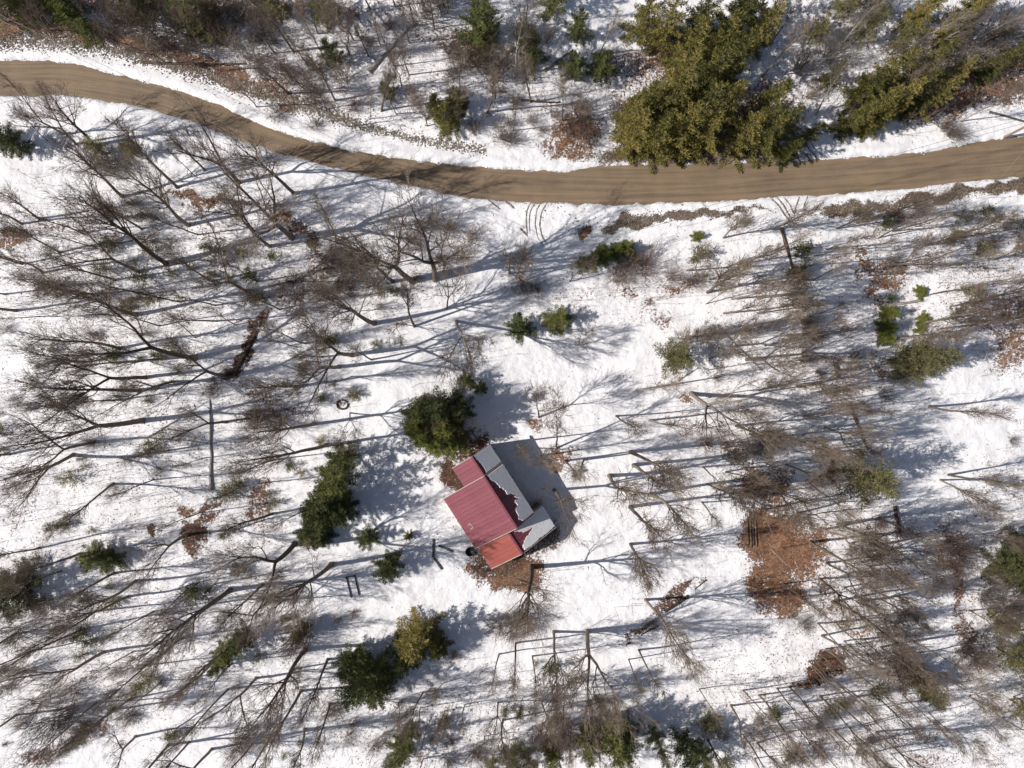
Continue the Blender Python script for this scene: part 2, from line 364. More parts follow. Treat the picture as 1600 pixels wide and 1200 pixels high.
def base_height(X, Y):
    d, side = road_dist(X, Y)
    px = np.asarray(X) / S + 800; py = 600 - np.asarray(Y) / S
    wob = (vnoise(X, Y, 1.3, 1) - .5) * .5 + (vnoise(X, Y, .5, 2) - .5) * .3
    dd = d + wob
    z = .9 * (vnoise(X, Y, 22, 0) - .5) + .35 * (vnoise(X, Y, 6, 1) - .5) + .16 * (vnoise(X, Y, 1.9, 2) - .5)
    z = z * sstep(0.5, 9, d) + .05 * (vnoise(X, Y, .9, 3) - .5)
    bank = .22 * np.exp(-((d - .9) / .8) ** 2) * (.5 + vnoise(X, Y, 3.0, 0))
    z = z + .10 + bank
    for e in MOUND: z = z + e[5] * np.exp(-1.6 * ell(px, py, e))
    z = np.where(dd < .45, -.25 + (z + .25) * sstep(-.25, .45, dd), z)
    return z

def GZ(x, y): return float(base_height(np.array([x]), np.array([y]))[0])

def build_ground():
    def axis(half, step):
        core = np.arange(-half, half + step * .5, step)
        ext = [half + k for k in (2, 6, 14, 30, 60, 120, 250, 500, 1000)]
        return np.concatenate([[-e for e in reversed(ext)], core, ext])
    xs, ys = axis(72, .27), axis(55, .27)
    X, Y = np.meshgrid(xs, ys)
    Z = base_height(X, Y)
    nx, ny = len(xs), len(ys)
    V = np.stack([X, Y, Z], -1).reshape(-1, 3)
    i = (np.arange(ny - 1)[:, None] * nx + np.arange(nx - 1)[None, :]).ravel()
    F = np.stack([i, i + 1, i + nx + 1, i + nx], -1)
    me = mesh_np('ground', V, F, M['ground'])
    px = X / S + 800; py = 600 - Y / S
    wx = (vnoise(X, Y, 2.2, 0) - .5) * 34 + (vnoise(X, Y, .8, 1) - .5) * 18
    wy = (vnoise(X, Y, 2.2, 2) - .5) * 34 + (vnoise(X, Y, .8, 3) - .5) * 18
    leaf = np.full(X.shape, .0); grav = np.zeros(X.shape); dark = np.zeros(X.shape)
    for e in ZONE:
        q = ell(px, py, e); leaf = np.maximum(leaf, e[5] * sstep(1.3, .3, q))
    for e in PATCH:
        q = ell(px + wx * .6, py + wy * .5, e); v = e[5] * (.88 if e[6] == 'l' else .95) * sstep(2.3, .15, q)
        if e[6] == 'g': grav = np.maximum(grav, v)
        else:
            leaf = np.maximum(leaf, v)
            if e[6] == 'd': dark = np.maximum(dark, v)
    out = np.maximum(np.abs(px - 800) - 800, np.abs(py - 600) - 600)
    leaf = np.maximum(leaf, .2 * sstep(0, 40, out))
    d, side = road_dist(X, Y)
    leaf = leaf * sstep(.4, 1.2, d)
    grav = np.maximum(grav, .55 * sstep(.35, .0, d))
    for nme, arr in (('leaf', leaf), ('grav', grav), ('dark', dark)):
        a = me.attributes.new(nme, 'FLOAT', 'POINT'); a.data.foreach_set('value', arr.astype(np.float32).ravel())
    o = link('ground', me); tag(o, 'snow-covered forest floor with rusty patches of fallen leaves', 'ground', kind='structure')

def build_road():
    pxs = np.arange(-420, 2021, 4.0)
    nv = 15; V = []; UVs = []
    u = 0; prev = None
    for px in pxs:
        yu, yl = smooth_interp(px, UP) - 4, smooth_interp(px, LO) + 4
        x = (px - 800) * S; mid = (yu + yl) / 2
        if prev is not None: u += math.hypot(4 * S, (mid - prev) * S)
        prev = mid
        for j in range(nv):
            t = j / (nv - 1); y = (600 - (yl + (yu - yl) * t)) * S
            z = .05 * (1 - (2 * t - 1) ** 2) + .035 * (float(vnoise(u, t * 5, .9, 1)) - .5) - .03
            V.append((x, y, z)); UVs.append((u, t * (yl - yu) * S))
    n = len(pxs)
    i = (np.arange(n - 1)[:, None] * nv + np.arange(nv - 1)[None, :]).ravel()
    F = np.stack([i, i + nv, i + nv + 1, i + 1], -1)
    me = mesh_np('road', V, F, M['road'])
    uvl = me.uv_layers.new(name='UVMap'); UVs = np.array(UVs, np.float32)
    li = np.empty(len(me.loops), np.int32); me.loops.foreach_get('vertex_index', li)
    uvl.data.foreach_set('uv', UVs[li].ravel())
    tag(link('road', me), 'brown packed dirt road curving across the snow', 'road', kind='structure')

build_ground(); build_road()

# wheel tracks pressed into the snow beside the road
def track(pts, wid, name='wheel_track'):
    P = np.array(pts, float); t = np.linspace(0, 1, len(P)); tt = np.linspace(0, 1, 46)
    Q = np.stack([np.interp(tt, t, P[:, 0]), np.interp(tt, t, P[:, 1])], -1)
    for _ in range(6): Q[1:-1] = (Q[:-2] + Q[2:] + 2 * Q[1:-1]) / 4
    X = (Q[:, 0] - 800) * S; Y = (600 - Q[:, 1]) * S
    T = nrm(np.gradient(np.stack([X, Y], -1), axis=0)); Nn = np.stack([-T[:, 1], T[:, 0]], -1)
    V = []
    for k in range(len(X)):
        ww = wid * (.55 + .7 * random.random()) * min(1, (k + 2) / 8, (len(X) - k + 1) / 8)
        for s in (-1, -.33, .33, 1):
            x, y = X[k] + Nn[k, 0] * s * ww / 2, Y[k] + Nn[k, 1] * s * ww / 2
            V.append((x, y, max(GZ(x, y), .03) + (.035 if abs(s) < .9 else .012)))
    n = len(X); i = (np.arange(n - 1)[:, None] * 4 + np.arange(3)[None, :]).ravel()
    F = np.stack([i, i + 4, i + 5, i + 1], -1)
    o = link(name, mesh_np(name, V, F, M['mud'])); return o
TR = [([(829,317),(823,330),(822,345),(824,368)], .20, 'muddy wheel track at the roadside turnoff, leftmost of the four arcs'),
      ([(836,317),(828,332),(827,346),(828,366)], .16, 'muddy wheel track at the roadside turnoff, second arc from the left'),
      ([(845,317),(838,330),(836,350),(840,372),(850,385)], .16, 'muddy wheel track at the roadside turnoff, third arc from the left'),
      ([(855,317),(846,332),(843,352),(847,370),(856,384)], .20, 'muddy wheel track at the roadside turnoff, rightmost of the four arcs'),
      ([(790,315),(797,320),(804,327)], .30, 'short muddy gouge below the road left of the wheel arcs'),
      ([(762,312),(772,320),(782,328)], .22, 'faint muddy gouge leftmost below the road near the wheel arcs'),
      ([(812,356),(818,362),(825,370)], .28, 'short brown gouge at the foot of the wheel arcs'),
      ([(1203,310),(1216,322),(1232,345)], .26, 'muddy fan track below the road on the right, leftmost'),
      ([(1213,309),(1224,322),(1236,342)], .24, 'muddy fan track below the road on the right, second from left'),
      ([(1224,309),(1234,322),(1240,335)], .2, 'muddy fan track below the road on the right, third from left'),
      ([(1248,308),(1243,322),(1240,340)], .22, 'muddy fan track below the road on the right, fourth from left'),
      ([(1262,306),(1256,318),(1254,328)], .16, 'muddy fan track below the road on the right, rightmost'),
      ([(1234,228),(1242,244),(1255,256)], .22, 'dark wheel arc above the road beside the spruces, leftmost'),
      ([(1246,224),(1254,240),(1268,253)], .2, 'dark wheel arc above the road beside the spruces, second from left'),
      ([(1254,218),(1263,235),(1278,250)], .18, 'dark wheel arc above the road beside the spruces, third from left'),
      ([(1264,218),(1272,234),(1288,248)], .15, 'dark wheel arc above the road beside the spruces, rightmost')]
for pts, wd, lb in TR: tag(track(pts, wd), lb, 'wheel track', 'wheel tracks beside the road')

# ------------------------------------------------------------------ bare tree models
def wander_line(r, p, d, L, n, wob, up):
    P = [np.array(p, float)]; d = np.array(d, float)
    for _ in range(n - 1):
        d = d + r.normal(0, wob, 3) + np.array([0, 0, up]); d /= np.linalg.norm(d)
        P.append(P[-1] + d * L / (n - 1))
    return np.array(P)
def along(P, t):
    f = t * (len(P) - 1); i = min(int(f), len(P) - 2); k = f - i
    return P[i] * (1 - k) + P[i + 1] * k, (P[i + 1] - P[i]) / (np.linalg.norm(P[i + 1] - P[i]) + 1e-9)
def side_dir(r, d, ang):
    v = r.normal(0, 1, 3); v -= d * v.dot(d); v /= np.linalg.norm(v) + 1e-9
    return d * math.cos(ang) + v * math.sin(ang)

def bare_tree(seed, H=20.0, dbh=.42, crown=.45, nl=14, spread=.32, fork=0, dens=1.0, up=.10, twig_r=.011, kink=.05):
    r = np.random.default_rng(seed)
    tr, cr = Tubes(), Tubes()
    stems = []
    if fork:
        fh = H * r.uniform(.30, .45)
        T = wander_line(r, (0, 0, -.4), (0, 0, 1), fh + .4, 8, .025, .02)
        R = dbh / 2 * np.linspace(1.15, .82, 8); R[0] *= 1.35
        tr.add(T, R, 8)
        a0 = r.uniform(0, 6.28)
        for k in range(fork):
            a = a0 + k * 6.283 / fork + r.normal(0, .25); el = r.uniform(.25, .5)
            d = np.array([math.cos(a) * math.sin(el), math.sin(a) * math.sin(el), math.cos(el)])
            L = (H - fh) * r.uniform(.85, 1.05)
            st = wander_line(r, T[-1] - d * .1, d, L, 12, kink + .03, .05)
            rr = dbh / 2 * .68 * np.linspace(1, .12, 12) ** .9
            tr.add(st, rr, 6); stems.append((st, rr, .15))
    else:
        T = wander_line(r, (0, 0, -.4), (0, 0, 1), H + .4, 18, kink, .05)
        T[:, :2] -= np.linspace(0, 1, 18)[:, None] * T[-1, :2] * .7
        R = dbh / 2 * (np.linspace(1.1, .06, 18) ** .85); R[0] *= 1.35
        tr.add(T, R, 8); stems.append((T, R, crown))
    per = max(3, int(nl / len(stems)))
    for st, rr, c0 in stems:
        ga = r.uniform(0, 6.28)
        for k in range(per):
            t = c0 + (1 - c0) * ((k + r.uniform(0, .8)) / per) * .97
            p, d = along(st, t); r0 = max(.02, np.interp(t, np.linspace(0, 1, len(rr)), rr) * r.uniform(.42, .62))
            ga += 2.4 + r.normal(0, .4)
            out = np.array([math.cos(ga), math.sin(ga), 0.0]); el = r.uniform(.30, .70)
            dd = nrm(d * math.cos(el) + out * math.sin(el))
            rel = (t - c0) / (1 - c0)
            L = H * spread * (1.25 - .75 * rel) * r.uniform(.65, 1.15)
            B = wander_line(r, p, dd, L, 7, .07 + kink, up)
            tr.add(B, r0 * np.linspace(1, .22, 7), 5)
            n2 = max(2, int(round(dens * (3 + L * .85))))
            for j in range(n2):
                t2 = r.uniform(.22, 1.0) if j else .97
                p2, d2 = along(B, t2); L2 = L * r.uniform(.34, .62) * (1.15 - .5 * t2) + .4
                r2 = max(.020, r0 * (1 - .7 * t2) * .6)
                C = wander_line(r, p2, side_dir(r, d2, r.uniform(.32, .75)), L2, 5, .10, up * 1.1)
                cr.add(C, r2 * np.linspace(1, .3, 5), 4)
                n3 = max(2, int(round(dens * (1.5 + L2 * 1.6))))
                for m in range(n3):
                    t3 = r.uniform(.15, 1.0); p3, d3 = along(C, t3); L3 = r.uniform(.5, 1.25) * (.6 + .30 * L2)
                    D = wander_line(r, p3, side_dir(r, d3, r.uniform(.3, .7)), L3, 4, .12, up * 1.0)
                    cr.add(D, twig_r * 1.25 * np.linspace(1, .45, 4), 3)
                    for q in range(1):
                        p4, d4 = along(D, r.uniform(.3, .95))
                        E = wander_line(r, p4, side_dir(r, d4, r.uniform(.4, .9)), r.uniform(.3, .7), 3, .15, .06)
                        cr.add(E, twig_r * .8 * np.linspace(1, .4, 3), 3)
    return tr, cr

TREES = {}     # kind -> list of (trunk mesh, crown mesh, nominal height)
def add_kind(kind, n, bark, twig, **kw):
    L = []
    for i in range(n):
        k = dict(kw)
        if 'fork' in k and isinstance(k['fork'], tuple): k['fork'] = k['fork'][i % len(k['fork'])]
        tr, cr = bare_tree(hash((kind.__len__(), i * 31 + len(kind) * 7)) % 9973 + i, **k)
        L.append((tr.mesh(kind + '_trunk', M[bark]), cr.mesh(kind + '_crown', M[twig]), k.get('H', 20.0)))
    TREES[kind] = L
add_kind('oak', 4, 'bark', 'twig', H=20, dbh=.60, crown=.36, nl=18, spread=.27, fork=(2, 0, 3, 0), dens=1.15, kink=.035, twig_r=.015)
add_kind('maple', 4, 'bark', 'twig', H=20, dbh=.46, crown=.42, nl=18, spread=.20, fork=(0, 2, 0, 0), dens=1.15, up=.16, kink=.025, twig_r=.015)
add_kind('pole', 4, 'bark', 'twig', H=16, dbh=.26, crown=.45, nl=14, spread=.15, fork=0, dens=1.1, up=.14, kink=.02, twig_r=.014)
add_kind('fine', 4, 'bark', 'twig', H=17, dbh=.36, crown=.24, nl=24, spread=.25, fork=(0, 2, 0, 3), dens=1.0, up=.22, kink=.03, twig_r=.018)
add_kind('birch', 2, 'bark_pale', 'twig_grey', H=16, dbh=.30, crown=.36, nl=16, spread=.2, fork=0, dens=1.15, up=.18, kink=.02, twig_r=.014)
add_kind('small', 3, 'bark', 'twig', H=9, dbh=.20, crown=.18, nl=16, spread=.34, fork=(0, 3, 2), dens=1.4, up=.12, twig_r=.012, kink=.04)

# ------------------------------------------------------------------ bare shrubs
def shrub(seed, H=2.6, R=1.5, n=38, tw=.010):
    r = np.random.default_rng(seed); t = Tubes()
    for i in range(n):
        a = r.uniform(0, 6.283); el = r.uniform(.05, .95); b = r.uniform(0, .35) * R
        p = (math.cos(a) * b, math.sin(a) * b, -.15)
        L = H * r.uniform(.55, 1.05)
        st = wander_line(r, p, (math.cos(a) * math.sin(el) * R / H * 1.2, math.sin(a) * math.sin(el) * R / H * 1.2, math.cos(el)), L, 5, .12, .03)
        t.add(st, tw * 1.9 * np.linspace(1, .35, 5), 3)
        for j in range(6):
            p2, d2 = along(st, r.uniform(.25, 1))
            tw2 = wander_line(r, p2, side_dir(r, d2, r.uniform(.4, .9)), L * r.uniform(.2, .42), 4, .15, .03)
            t.add(tw2, tw * np.linspace(1, .4, 4), 3)
            for q in range(2):
                p3, d3 = along(tw2, r.uniform(.3, 1))
                t.add(wander_line(r, p3, side_dir(r, d3, r.uniform(.4, .9)), L * r.uniform(.1, .2), 3, .15, .02), tw * .75 * np.linspace(1, .4, 3), 3)
    return t
SHRUBS = {}
for kind, mat in (('red', 'twig_red'), ('grey', 'twig_grey'), ('brown', 'twig')):
    SHRUBS[kind] = [shrub(200 + i * 7 + len(kind), n=46).mesh('bare_shrub_' + kind, M[mat]) for i in range(3)]

# ------------------------------------------------------------------ conifers
class Quads:
    def __init__(self): self.c, self.u, self.v = [], [], []
    def add(self, C, U, V): self.c.append(C); self.u.append(U); self.v.append(V)
    def mesh(self, name, mat):
        C = np.concatenate(self.c); U = np.concatenate(self.u); V = np.concatenate(self.v); n = len(C)
        P = np.stack([C - U * .15, C + U * .35 + V, C + U, C + U * .35 - V], 1).reshape(-1, 3)
        i = np.arange(n)[:, None] * 4 + np.arange(4)[None, :]
        return mesh_np(name, P, i, mat, smooth=False)

def conifer(seed, H=13.0, R=2.8, z0=.06, per=6, dz=.55, droop=.25, leaf=.34, wid=.085, shape=.8, tuft=1.0, layer=0.0, gap=0.0, barkm='bark', fol='spruce', finger=.30):
    r = np.random.default_rng(seed)
    tr = Tubes(); q = Quads()
    T = wander_line(r, (0, 0, -.3), (0, 0, 1), H + .3, 10, .015, .05)
    T[:, :2] -= np.linspace(0, 1, 10)[:, None] * T[-1, :2]
    tr.add(T, np.linspace(1.1, .08, 10) * H * .0135, 7)
    z = z0 * H
    while z < H * .985:
        f = z / H
        base = R * (1 - f) ** shape + .12 * R * (1 - f) ** .3
        if layer: base *= .75 + .35 * math.sin(z * 4.2 / dz)
        nb = max(3, int(round(per * (1 - .45 * f))))
        a0 = r.uniform(0, 6.28)
        for k in range(nb):
            if r.random() < gap: continue
            a = a0 + k * 6.283 / nb + r.normal(0, .22); L = base * r.uniform(.55, 1.25)
            if L < .1: continue
            el = (-droop + (droop + .75) * f ** 1.3) + r.normal(0, .10)
            out = np.array([math.cos(a), math.sin(a), 0.0]); side = np.array([-math.sin(a), math.cos(a), 0.0])
            n = max(3, int(L / (leaf * .55)))
            s = np.linspace(.06, 1, n)
            p0, _ = along(T, min(.999, (z + .3 + r.normal(0, .08)) / (H + .3)))
            zz = np.sin(el) * s * L + .16 * L * (s ** 2) - .10 * L * s * (1 - f)
            A = p0 + out * (s * L * math.cos(el))[:, None] + np.array([0, 0, 1.0]) * zz[:, None]
            tr.add(A[[0, n // 2, n - 1]], np.array([.030, .02, .008]) * (L / R * .7 + .3), 3)
            axis = nrm(np.gradient(A, axis=0))
            for sd in (-1, 0, 1):
                if sd == 0:
                    m = 1; reach = np.zeros(n)
                else:
                    reach = (finger * L * np.clip(1.02 - s, 0, 1) ** .6 + leaf * .3) * (.35 + .65 * np.clip(s * 2, 0, 1)); m = 1 + int(np.ceil(reach.max() / (leaf * .62)))
                for mi in range(m):
                    rr = (mi + .25 + r.uniform(-.15, .15, n)) * leaf * .62 if sd else np.zeros(n)
                    ok = (rr <= reach + 1e-6)
                    if not ok.any(): continue
                    dirv = nrm(axis * .75 + side[None, :] * sd * .9) if sd else axis
                    for rep in range(int(tuft)):
                        C = A + dirv * rr[:, None] + r.normal(0, leaf * .16, (n, 3)) * np.array([1, 1, .8])
                        C[:, 2] -= .10 * rr
                        U = nrm(dirv + r.normal(0, .38, (n, 3)) + np.array([0, 0, .12])) * leaf * r.uniform(.7, 1.25, (n, 1))
                        Vv = nrm(np.cross(U, np.array([0, 0, 1.0]) + r.normal(0, .55, (n, 3)))) * wid * r.uniform(.7, 1.35, (n, 1))
                        q.add(C[ok], U[ok], Vv[ok])
        z += dz * r.uniform(.75, 1.25) * (1 - .35 * f)
    # leader
    n = 6; C = np.repeat(T[-1:], n, 0) - np.array([0, 0, .3]); U = nrm(r.normal(0, .4, (n, 3)) + np.array([0, 0, 1])) * leaf
    q.add(C, U, nrm(np.cross(U, r.normal(0, 1, (n, 3)))) * wid)
    return tr.mesh(fol + '_trunk', M[barkm]), q.mesh(fol + '_crown', M[fol]), H, R

CON = {
 'spruce': [conifer(400 + i, H=14, R=3.1, per=6, dz=1.05, leaf=.40, wid=.046, droop=.38, shape=.85, gap=.16, tuft=3, finger=.19, fol='spruce') for i in range(5)],
 'hemlock': [conifer(420 + i, H=10, R=2.9, per=5, dz=.70, leaf=.36, wid=.038, droop=.12, shape=.7, gap=.22, tuft=3, finger=.25, fol='hemlock') for i in range(4)],
 'pine': [conifer(440 + i, H=12, R=2.8, z0=.2, per=5, dz=.85, leaf=.42, wid=.040, droop=-.15, shape=.45, tuft=2, gap=.16, finger=.3, fol='pine') for i in range(4)],
 'bright': [conifer(460 + i, H=6, R=2.0, per=6, dz=.5, leaf=.32, wid=.036, droop=.05, shape=.7, gap=.15, tuft=3, finger=.26, fol='bright') for i in range(4)],
 'seedling': [conifer(480 + i, H=2.0, R=.95, per=5, dz=.34, leaf=.27, wid=.022, droop=-.15, shape=.5, gap=.2, finger=.4, fol='pine') for i in range(4)],
 'dark_seedling': [conifer(490 + i, H=2.0, R=.9, per=5, dz=.32, leaf=.25, wid=.028, droop=-.1, shape=.55, gap=.2, finger=.4, fol='hemlock') for i in range(3)],
}

# ------------------------------------------------------------------ landmarks used to tell look-alikes apart
LM = [('the road bend at the left edge',(60,200)),('the road shadows left of centre',(480,270)),('the wheel arcs below the road',(840,350)),
 ('the bare gravel strip below the road',(1040,350)),('the fan of wheel tracks',(1230,330)),('the road at the right edge',(1480,320)),
 ('the boulder-edged upper roadside',(380,110)),('the pale fallen trunk above the road',(620,90)),('the yellowish cedar above the road',(700,160)),
 ('the radial shrub beside the spruces',(905,180)),('the large olive spruce block',(1100,150)),('the wheel arcs by the spruces',(1270,200)),
 ('the smaller spruce clump at upper right',(1370,150)),('the rusty slope at upper right',(1500,130)),('the top edge left of the spruces',(820,50)),
 ('the upper left corner',(120,20)),('the rusty leaf streak under the left bend',(300,310)),('the dense seedlings at left',(180,440)),
 ('the rust-brown fallen log at left',(385,550)),('the red-brown brush left of centre',(540,425)),('the round tree above centre',(815,430)),
 ('the evergreen bush below the road',(935,400)),('the two round evergreens above centre',(840,510)),('the olive pine with bent bough',(1045,560)),
 ('the dark brush column right of centre',(1245,470)),('the rusty leaves under the right road',(1380,440)),('the broad olive evergreen at right',(1435,570)),
 ('the rusty leaves on the right edge',(1570,510)),('the thick trunk at the left edge',(120,680)),('the grey pole lying upright at left',(330,690)),
 ('the tall dark evergreens left of the cabin',(525,770)),('the evergreen above the cabin',(690,650)),('the long shadow of the cabin',(850,740)),
 ('the leaning trunks right of the cabin',(1010,740)),('the rust patch above the large clearing',(1195,760)),('the big rusty leaf clearing',(1220,880)),
 ('the lone tapering pine at right',(1370,750)),('the narrow dark logs at right',(1340,650)),('the evergreen thicket at the right edge',(1570,880)),
 ('the dark hollow at lower left',(250,830)),('the lower left corner',(60,1150)),('the twin evergreen at lower left',(360,1005)),
 ('the timber frame in the snow',(550,920)),('the gold-green evergreen below the cabin',(655,1005)),('the orange cabin roof',(790,870)),
 ('the spreading tree below the cabin',(832,940)),('the bottom edge under the cabin',(800,1150)),('the diagonal rotten log',(1060,940)),
 ('the big blue shadow at lower centre',(1030,1090)),('the curved brown leaf patch at lower right',(1275,1050)),('the olive bush at lower right',(1430,1075)),
 ('the lower right corner',(1540,1150)),('the bottom edge right of centre',(1230,1170)),('the bottom edge left of centre',(480,1150)),
 ('the long snow gap at left',(200,560)),('the small brown ring in the snow',(535,632)),('the road edge under the spruce block',(1030,242)),
 ('the right tip of the spruce block',(1205,235)),('the upper left of the spruce block',(995,75)),('the top edge above the spruce block',(1130,35)),('the leaning thin trunks at lower right',(1320,1130))]
ORD = ['nearest', 'second nearest', 'third nearest', 'fourth nearest', 'fifth nearest', 'sixth nearest', 'seventh nearest', 'eighth nearest', 'ninth nearest']
REG = {}    # (noun) -> list of (obj, px, py, adjective)
def register(noun, o, px, py, adj): REG.setdefault(noun, []).append((o, px, py, adj))
def write_labels():
    for noun, L in REG.items():
        cells = {}
        for o, px, py, adj in L:
            k = min(range(len(LM)), key=lambda i: (LM[i][1][0] - px) ** 2 + (LM[i][1][1] - py) ** 2)
            d = math.hypot(LM[k][1][0] - px, LM[k][1][1] - py)
            cells.setdefault(k, []).append((d, o, adj))
        for k, items in cells.items():
            items.sort(key=lambda t: t[0])
            for i, (d, o, adj) in enumerate(items):
                if i < len(ORD): o['label'] = ' '.join(f'{adj} {noun}, {ORD[i]} to {LM[k][0]}'.split()) if len(f'{adj} {noun} {ORD[i]} to {LM[k][0]}'.split()) <= 16 else f'{noun}, {ORD[i]} to {LM[k][0]}'
                else:
                    o['label'] = f'{noun} in the outer crowd round {LM[k][0]}'
                    o['group'] = f'{noun}s in the outer crowd round {LM[k][0]}'

# ------------------------------------------------------------------ placing trees
Zax = Vector((0, 0, 1))
occupied = []
def place_tree(parts, base_px, h, top_xy, wk, name, cat, group, yaw, nomH):
    bx, by = W(*base_px); z0 = GZ(bx, by) if abs(bx) < 75 and abs(by) < 58 else .1
    o = empty(name, (bx, by, z0 - .02))
    v = Vector((top_xy[0] - bx, top_xy[1] - by, h)); s = v.length / nomH
    qt = Zax.rotation_difference(v.normalized()) @ Quaternion(Zax, yaw)
    o.rotation_euler = qt.to_euler(); o.scale = (s * wk, s * wk, s)
    tag(o, None, cat, group)
    for nm, me in parts: link(nm, me, o)
    occupied.append((bx, by))
    return o

def bare(kind, b, t=None, h=None, wk=1.0, adj=None, var=None):
    br = np.array([b[0] - 800, b[1] - 600], float); nb = np.linalg.norm(br)
    if t is not None and h is None:
        ratio = float(np.dot(np.array([t[0] - 800, t[1] - 600]), br)) / (nb * nb)
        h = CAM_H * (1 - 1 / max(ratio, 1.02)) if nb > 200 else 15
        lo, hi = {'oak': (13, 21), 'maple': (12, 20), 'pole': (8, 17), 'fine': (11, 18), 'birch': (10, 17), 'small': (4, 9)}[kind]
        h = min(max(h, lo), hi)
    if h is None: h = 14
    if t is None: top = (W(*b)[0] + rng.normal(0, .6), W(*b)[1] + rng.normal(0, .6))
    else:
        top = W(t[0], t[1], h); bx, by = W(*b)
        d = math.hypot(top[0] - bx, top[1] - by); mx = h * .42
        if d > mx: top = (bx + (top[0] - bx) * mx / d, by + (top[1] - by) * mx / d)
    V = TREES[kind]; i = var if var is not None else int(rng.integers(len(V)))
    tm, cm, nH = V[i]
    nm = {'pole': 'slender_tree', 'fine': 'fine_branched_tree', 'small': 'small_bare_tree', 'birch': 'pale_tree', 'oak': 'spreading_tree', 'maple': 'bare_tree'}[kind]
    noun = {'pole': 'slender bare tree', 'fine': 'fine-twigged bare tree', 'small': 'low bare tree', 'birch': 'pale-barked bare tree', 'oak': 'stout bare tree', 'maple': 'bare hardwood tree'}[kind]
    a = adj or ('tall' if h > 15 else 'mid-height' if h > 10 else 'short')
    o = place_tree([('trunk', tm), ('crown', cm)], b, h, top, wk * float(rng.uniform(.9, 1.1)), nm, 'tree', noun + 's in the snowy wood', float(rng.uniform(0, 6.28)), nH)
    register(noun, o, b[0], b[1], a)
    return o

OAK = [((147,228),(88,148)),((375,286),(292,205)),((460,303),(378,222)),((192,307),(95,235)),((295,352),(185,265)),((262,412),(120,320)),
 ((457,372),(375,290)),((680,437),(655,350)),((585,505),(500,470)),((307,560),(110,505)),((225,657),(30,688)),((118,710),(0,775)),
 ((360,922),(215,1020)),((517,882),(430,965)),((478,1015),(395,1125)),((460,850),(375,925)),((645,440),(570,365)),((215,492),(80,455)),((293,835),(210,885))]
for b, t in OAK: bare('oak', b, t)
bare('oak', (830,886), (835,975), 18, 1.15, 'broad', 1)
bare('oak', (1080,615), (1170,668), 17, 1.0, 'leaning', 2)
bare('oak', (918,987), (934,1120), None, .9)
bare('oak', (866,765), (895,805), 15, .9)
MAPLE = [((120,226),(47,150)),((100,210),(0,152)),((277,293),(185,190)),((222,358),(140,300)),((218,425),(80,360)),((97,395),(0,345)),((35,350),(-40,320)),
 ((62,342),(-5,300)),((70,427),(0,395)),((398,362),(345,290)),((422,385),(345,305)),((385,455),(300,405)),((615,440),(545,380)),((648,510),(630,440)),
 ((190,545),(50,525)),((355,588),(255,565)),((230,590),(40,595)),((220,610),(60,605)),((180,755),(85,830)),((150,690),(0,725)),((125,865),(0,910)),
 ((180,895),(75,950)),((65,855),(-30,880)),((160,1020),(20,1100)),((150,955),(40,1020)),((227,1040),(150,1110)),((175,1110),(70,1195)),((333,1033),(255,1105)),
 ((295,1160),(240,1230)),((210,1152),(150,1215)),((400,1060),(320,1150)),((425,803),(345,830)),((510,695),(370,730)),((490,662),(395,680)),((465,605),(390,600)),
 ((550,555),(475,545)),((530,573),(430,580)),((512,1030),(470,1130)),((515,1100),(490,1185)),((475,1140),(455,1220)),((470,1080),(410,1200)),((786,1125),(787,1195)),
 ((952,743),(995,785)),((985,706),(1060,745)),((990,727),(1065,762)),((1015,773),(1085,825)),((985,792),(1035,850)),((525,158),(480,90)),((460,82),(410,15)),
 ((450,147),(400,95)),((762,178),(775,115)),((597,175),(610,97)),((1183,1160),(1230,1215)),((1265,847),(1380,910)),((1300,940),(1425,1015)),((1453,635),(1570,650)),
 ((1483,742),(1600,760)),((1375,810),(1470,850)),((1360,342),(1480,305)),((320,266),(255,200))]
for b, t in MAPLE: bare('maple', b, t)
FINE = [((985,850),(1008,915)),((865,987),(872,1120)),((1008,937),(1090,1045)),((1470,750),(1560,800)),((713,502),(722,570)),((1243,602),(1330,605)),
 ((1288,668),(1370,690)),((1245,802),(1330,815)),((1308,357),(1375,320)),((1207,358),(1275,320)),((1380,417),(1470,390)),((1395,530),(1510,520)),((1440,505),(1560,480)),
 ((1105,457),(1175,420)),((1415,1020),(1490,1080)),((1375,935),(1450,985)),((1130,372),(1165,335)),((1253,690),(1330,715)),((1165,562),(1250,555)),((1150,665),(1225,690))]
for b, t in FINE: bare('fine', b, t)
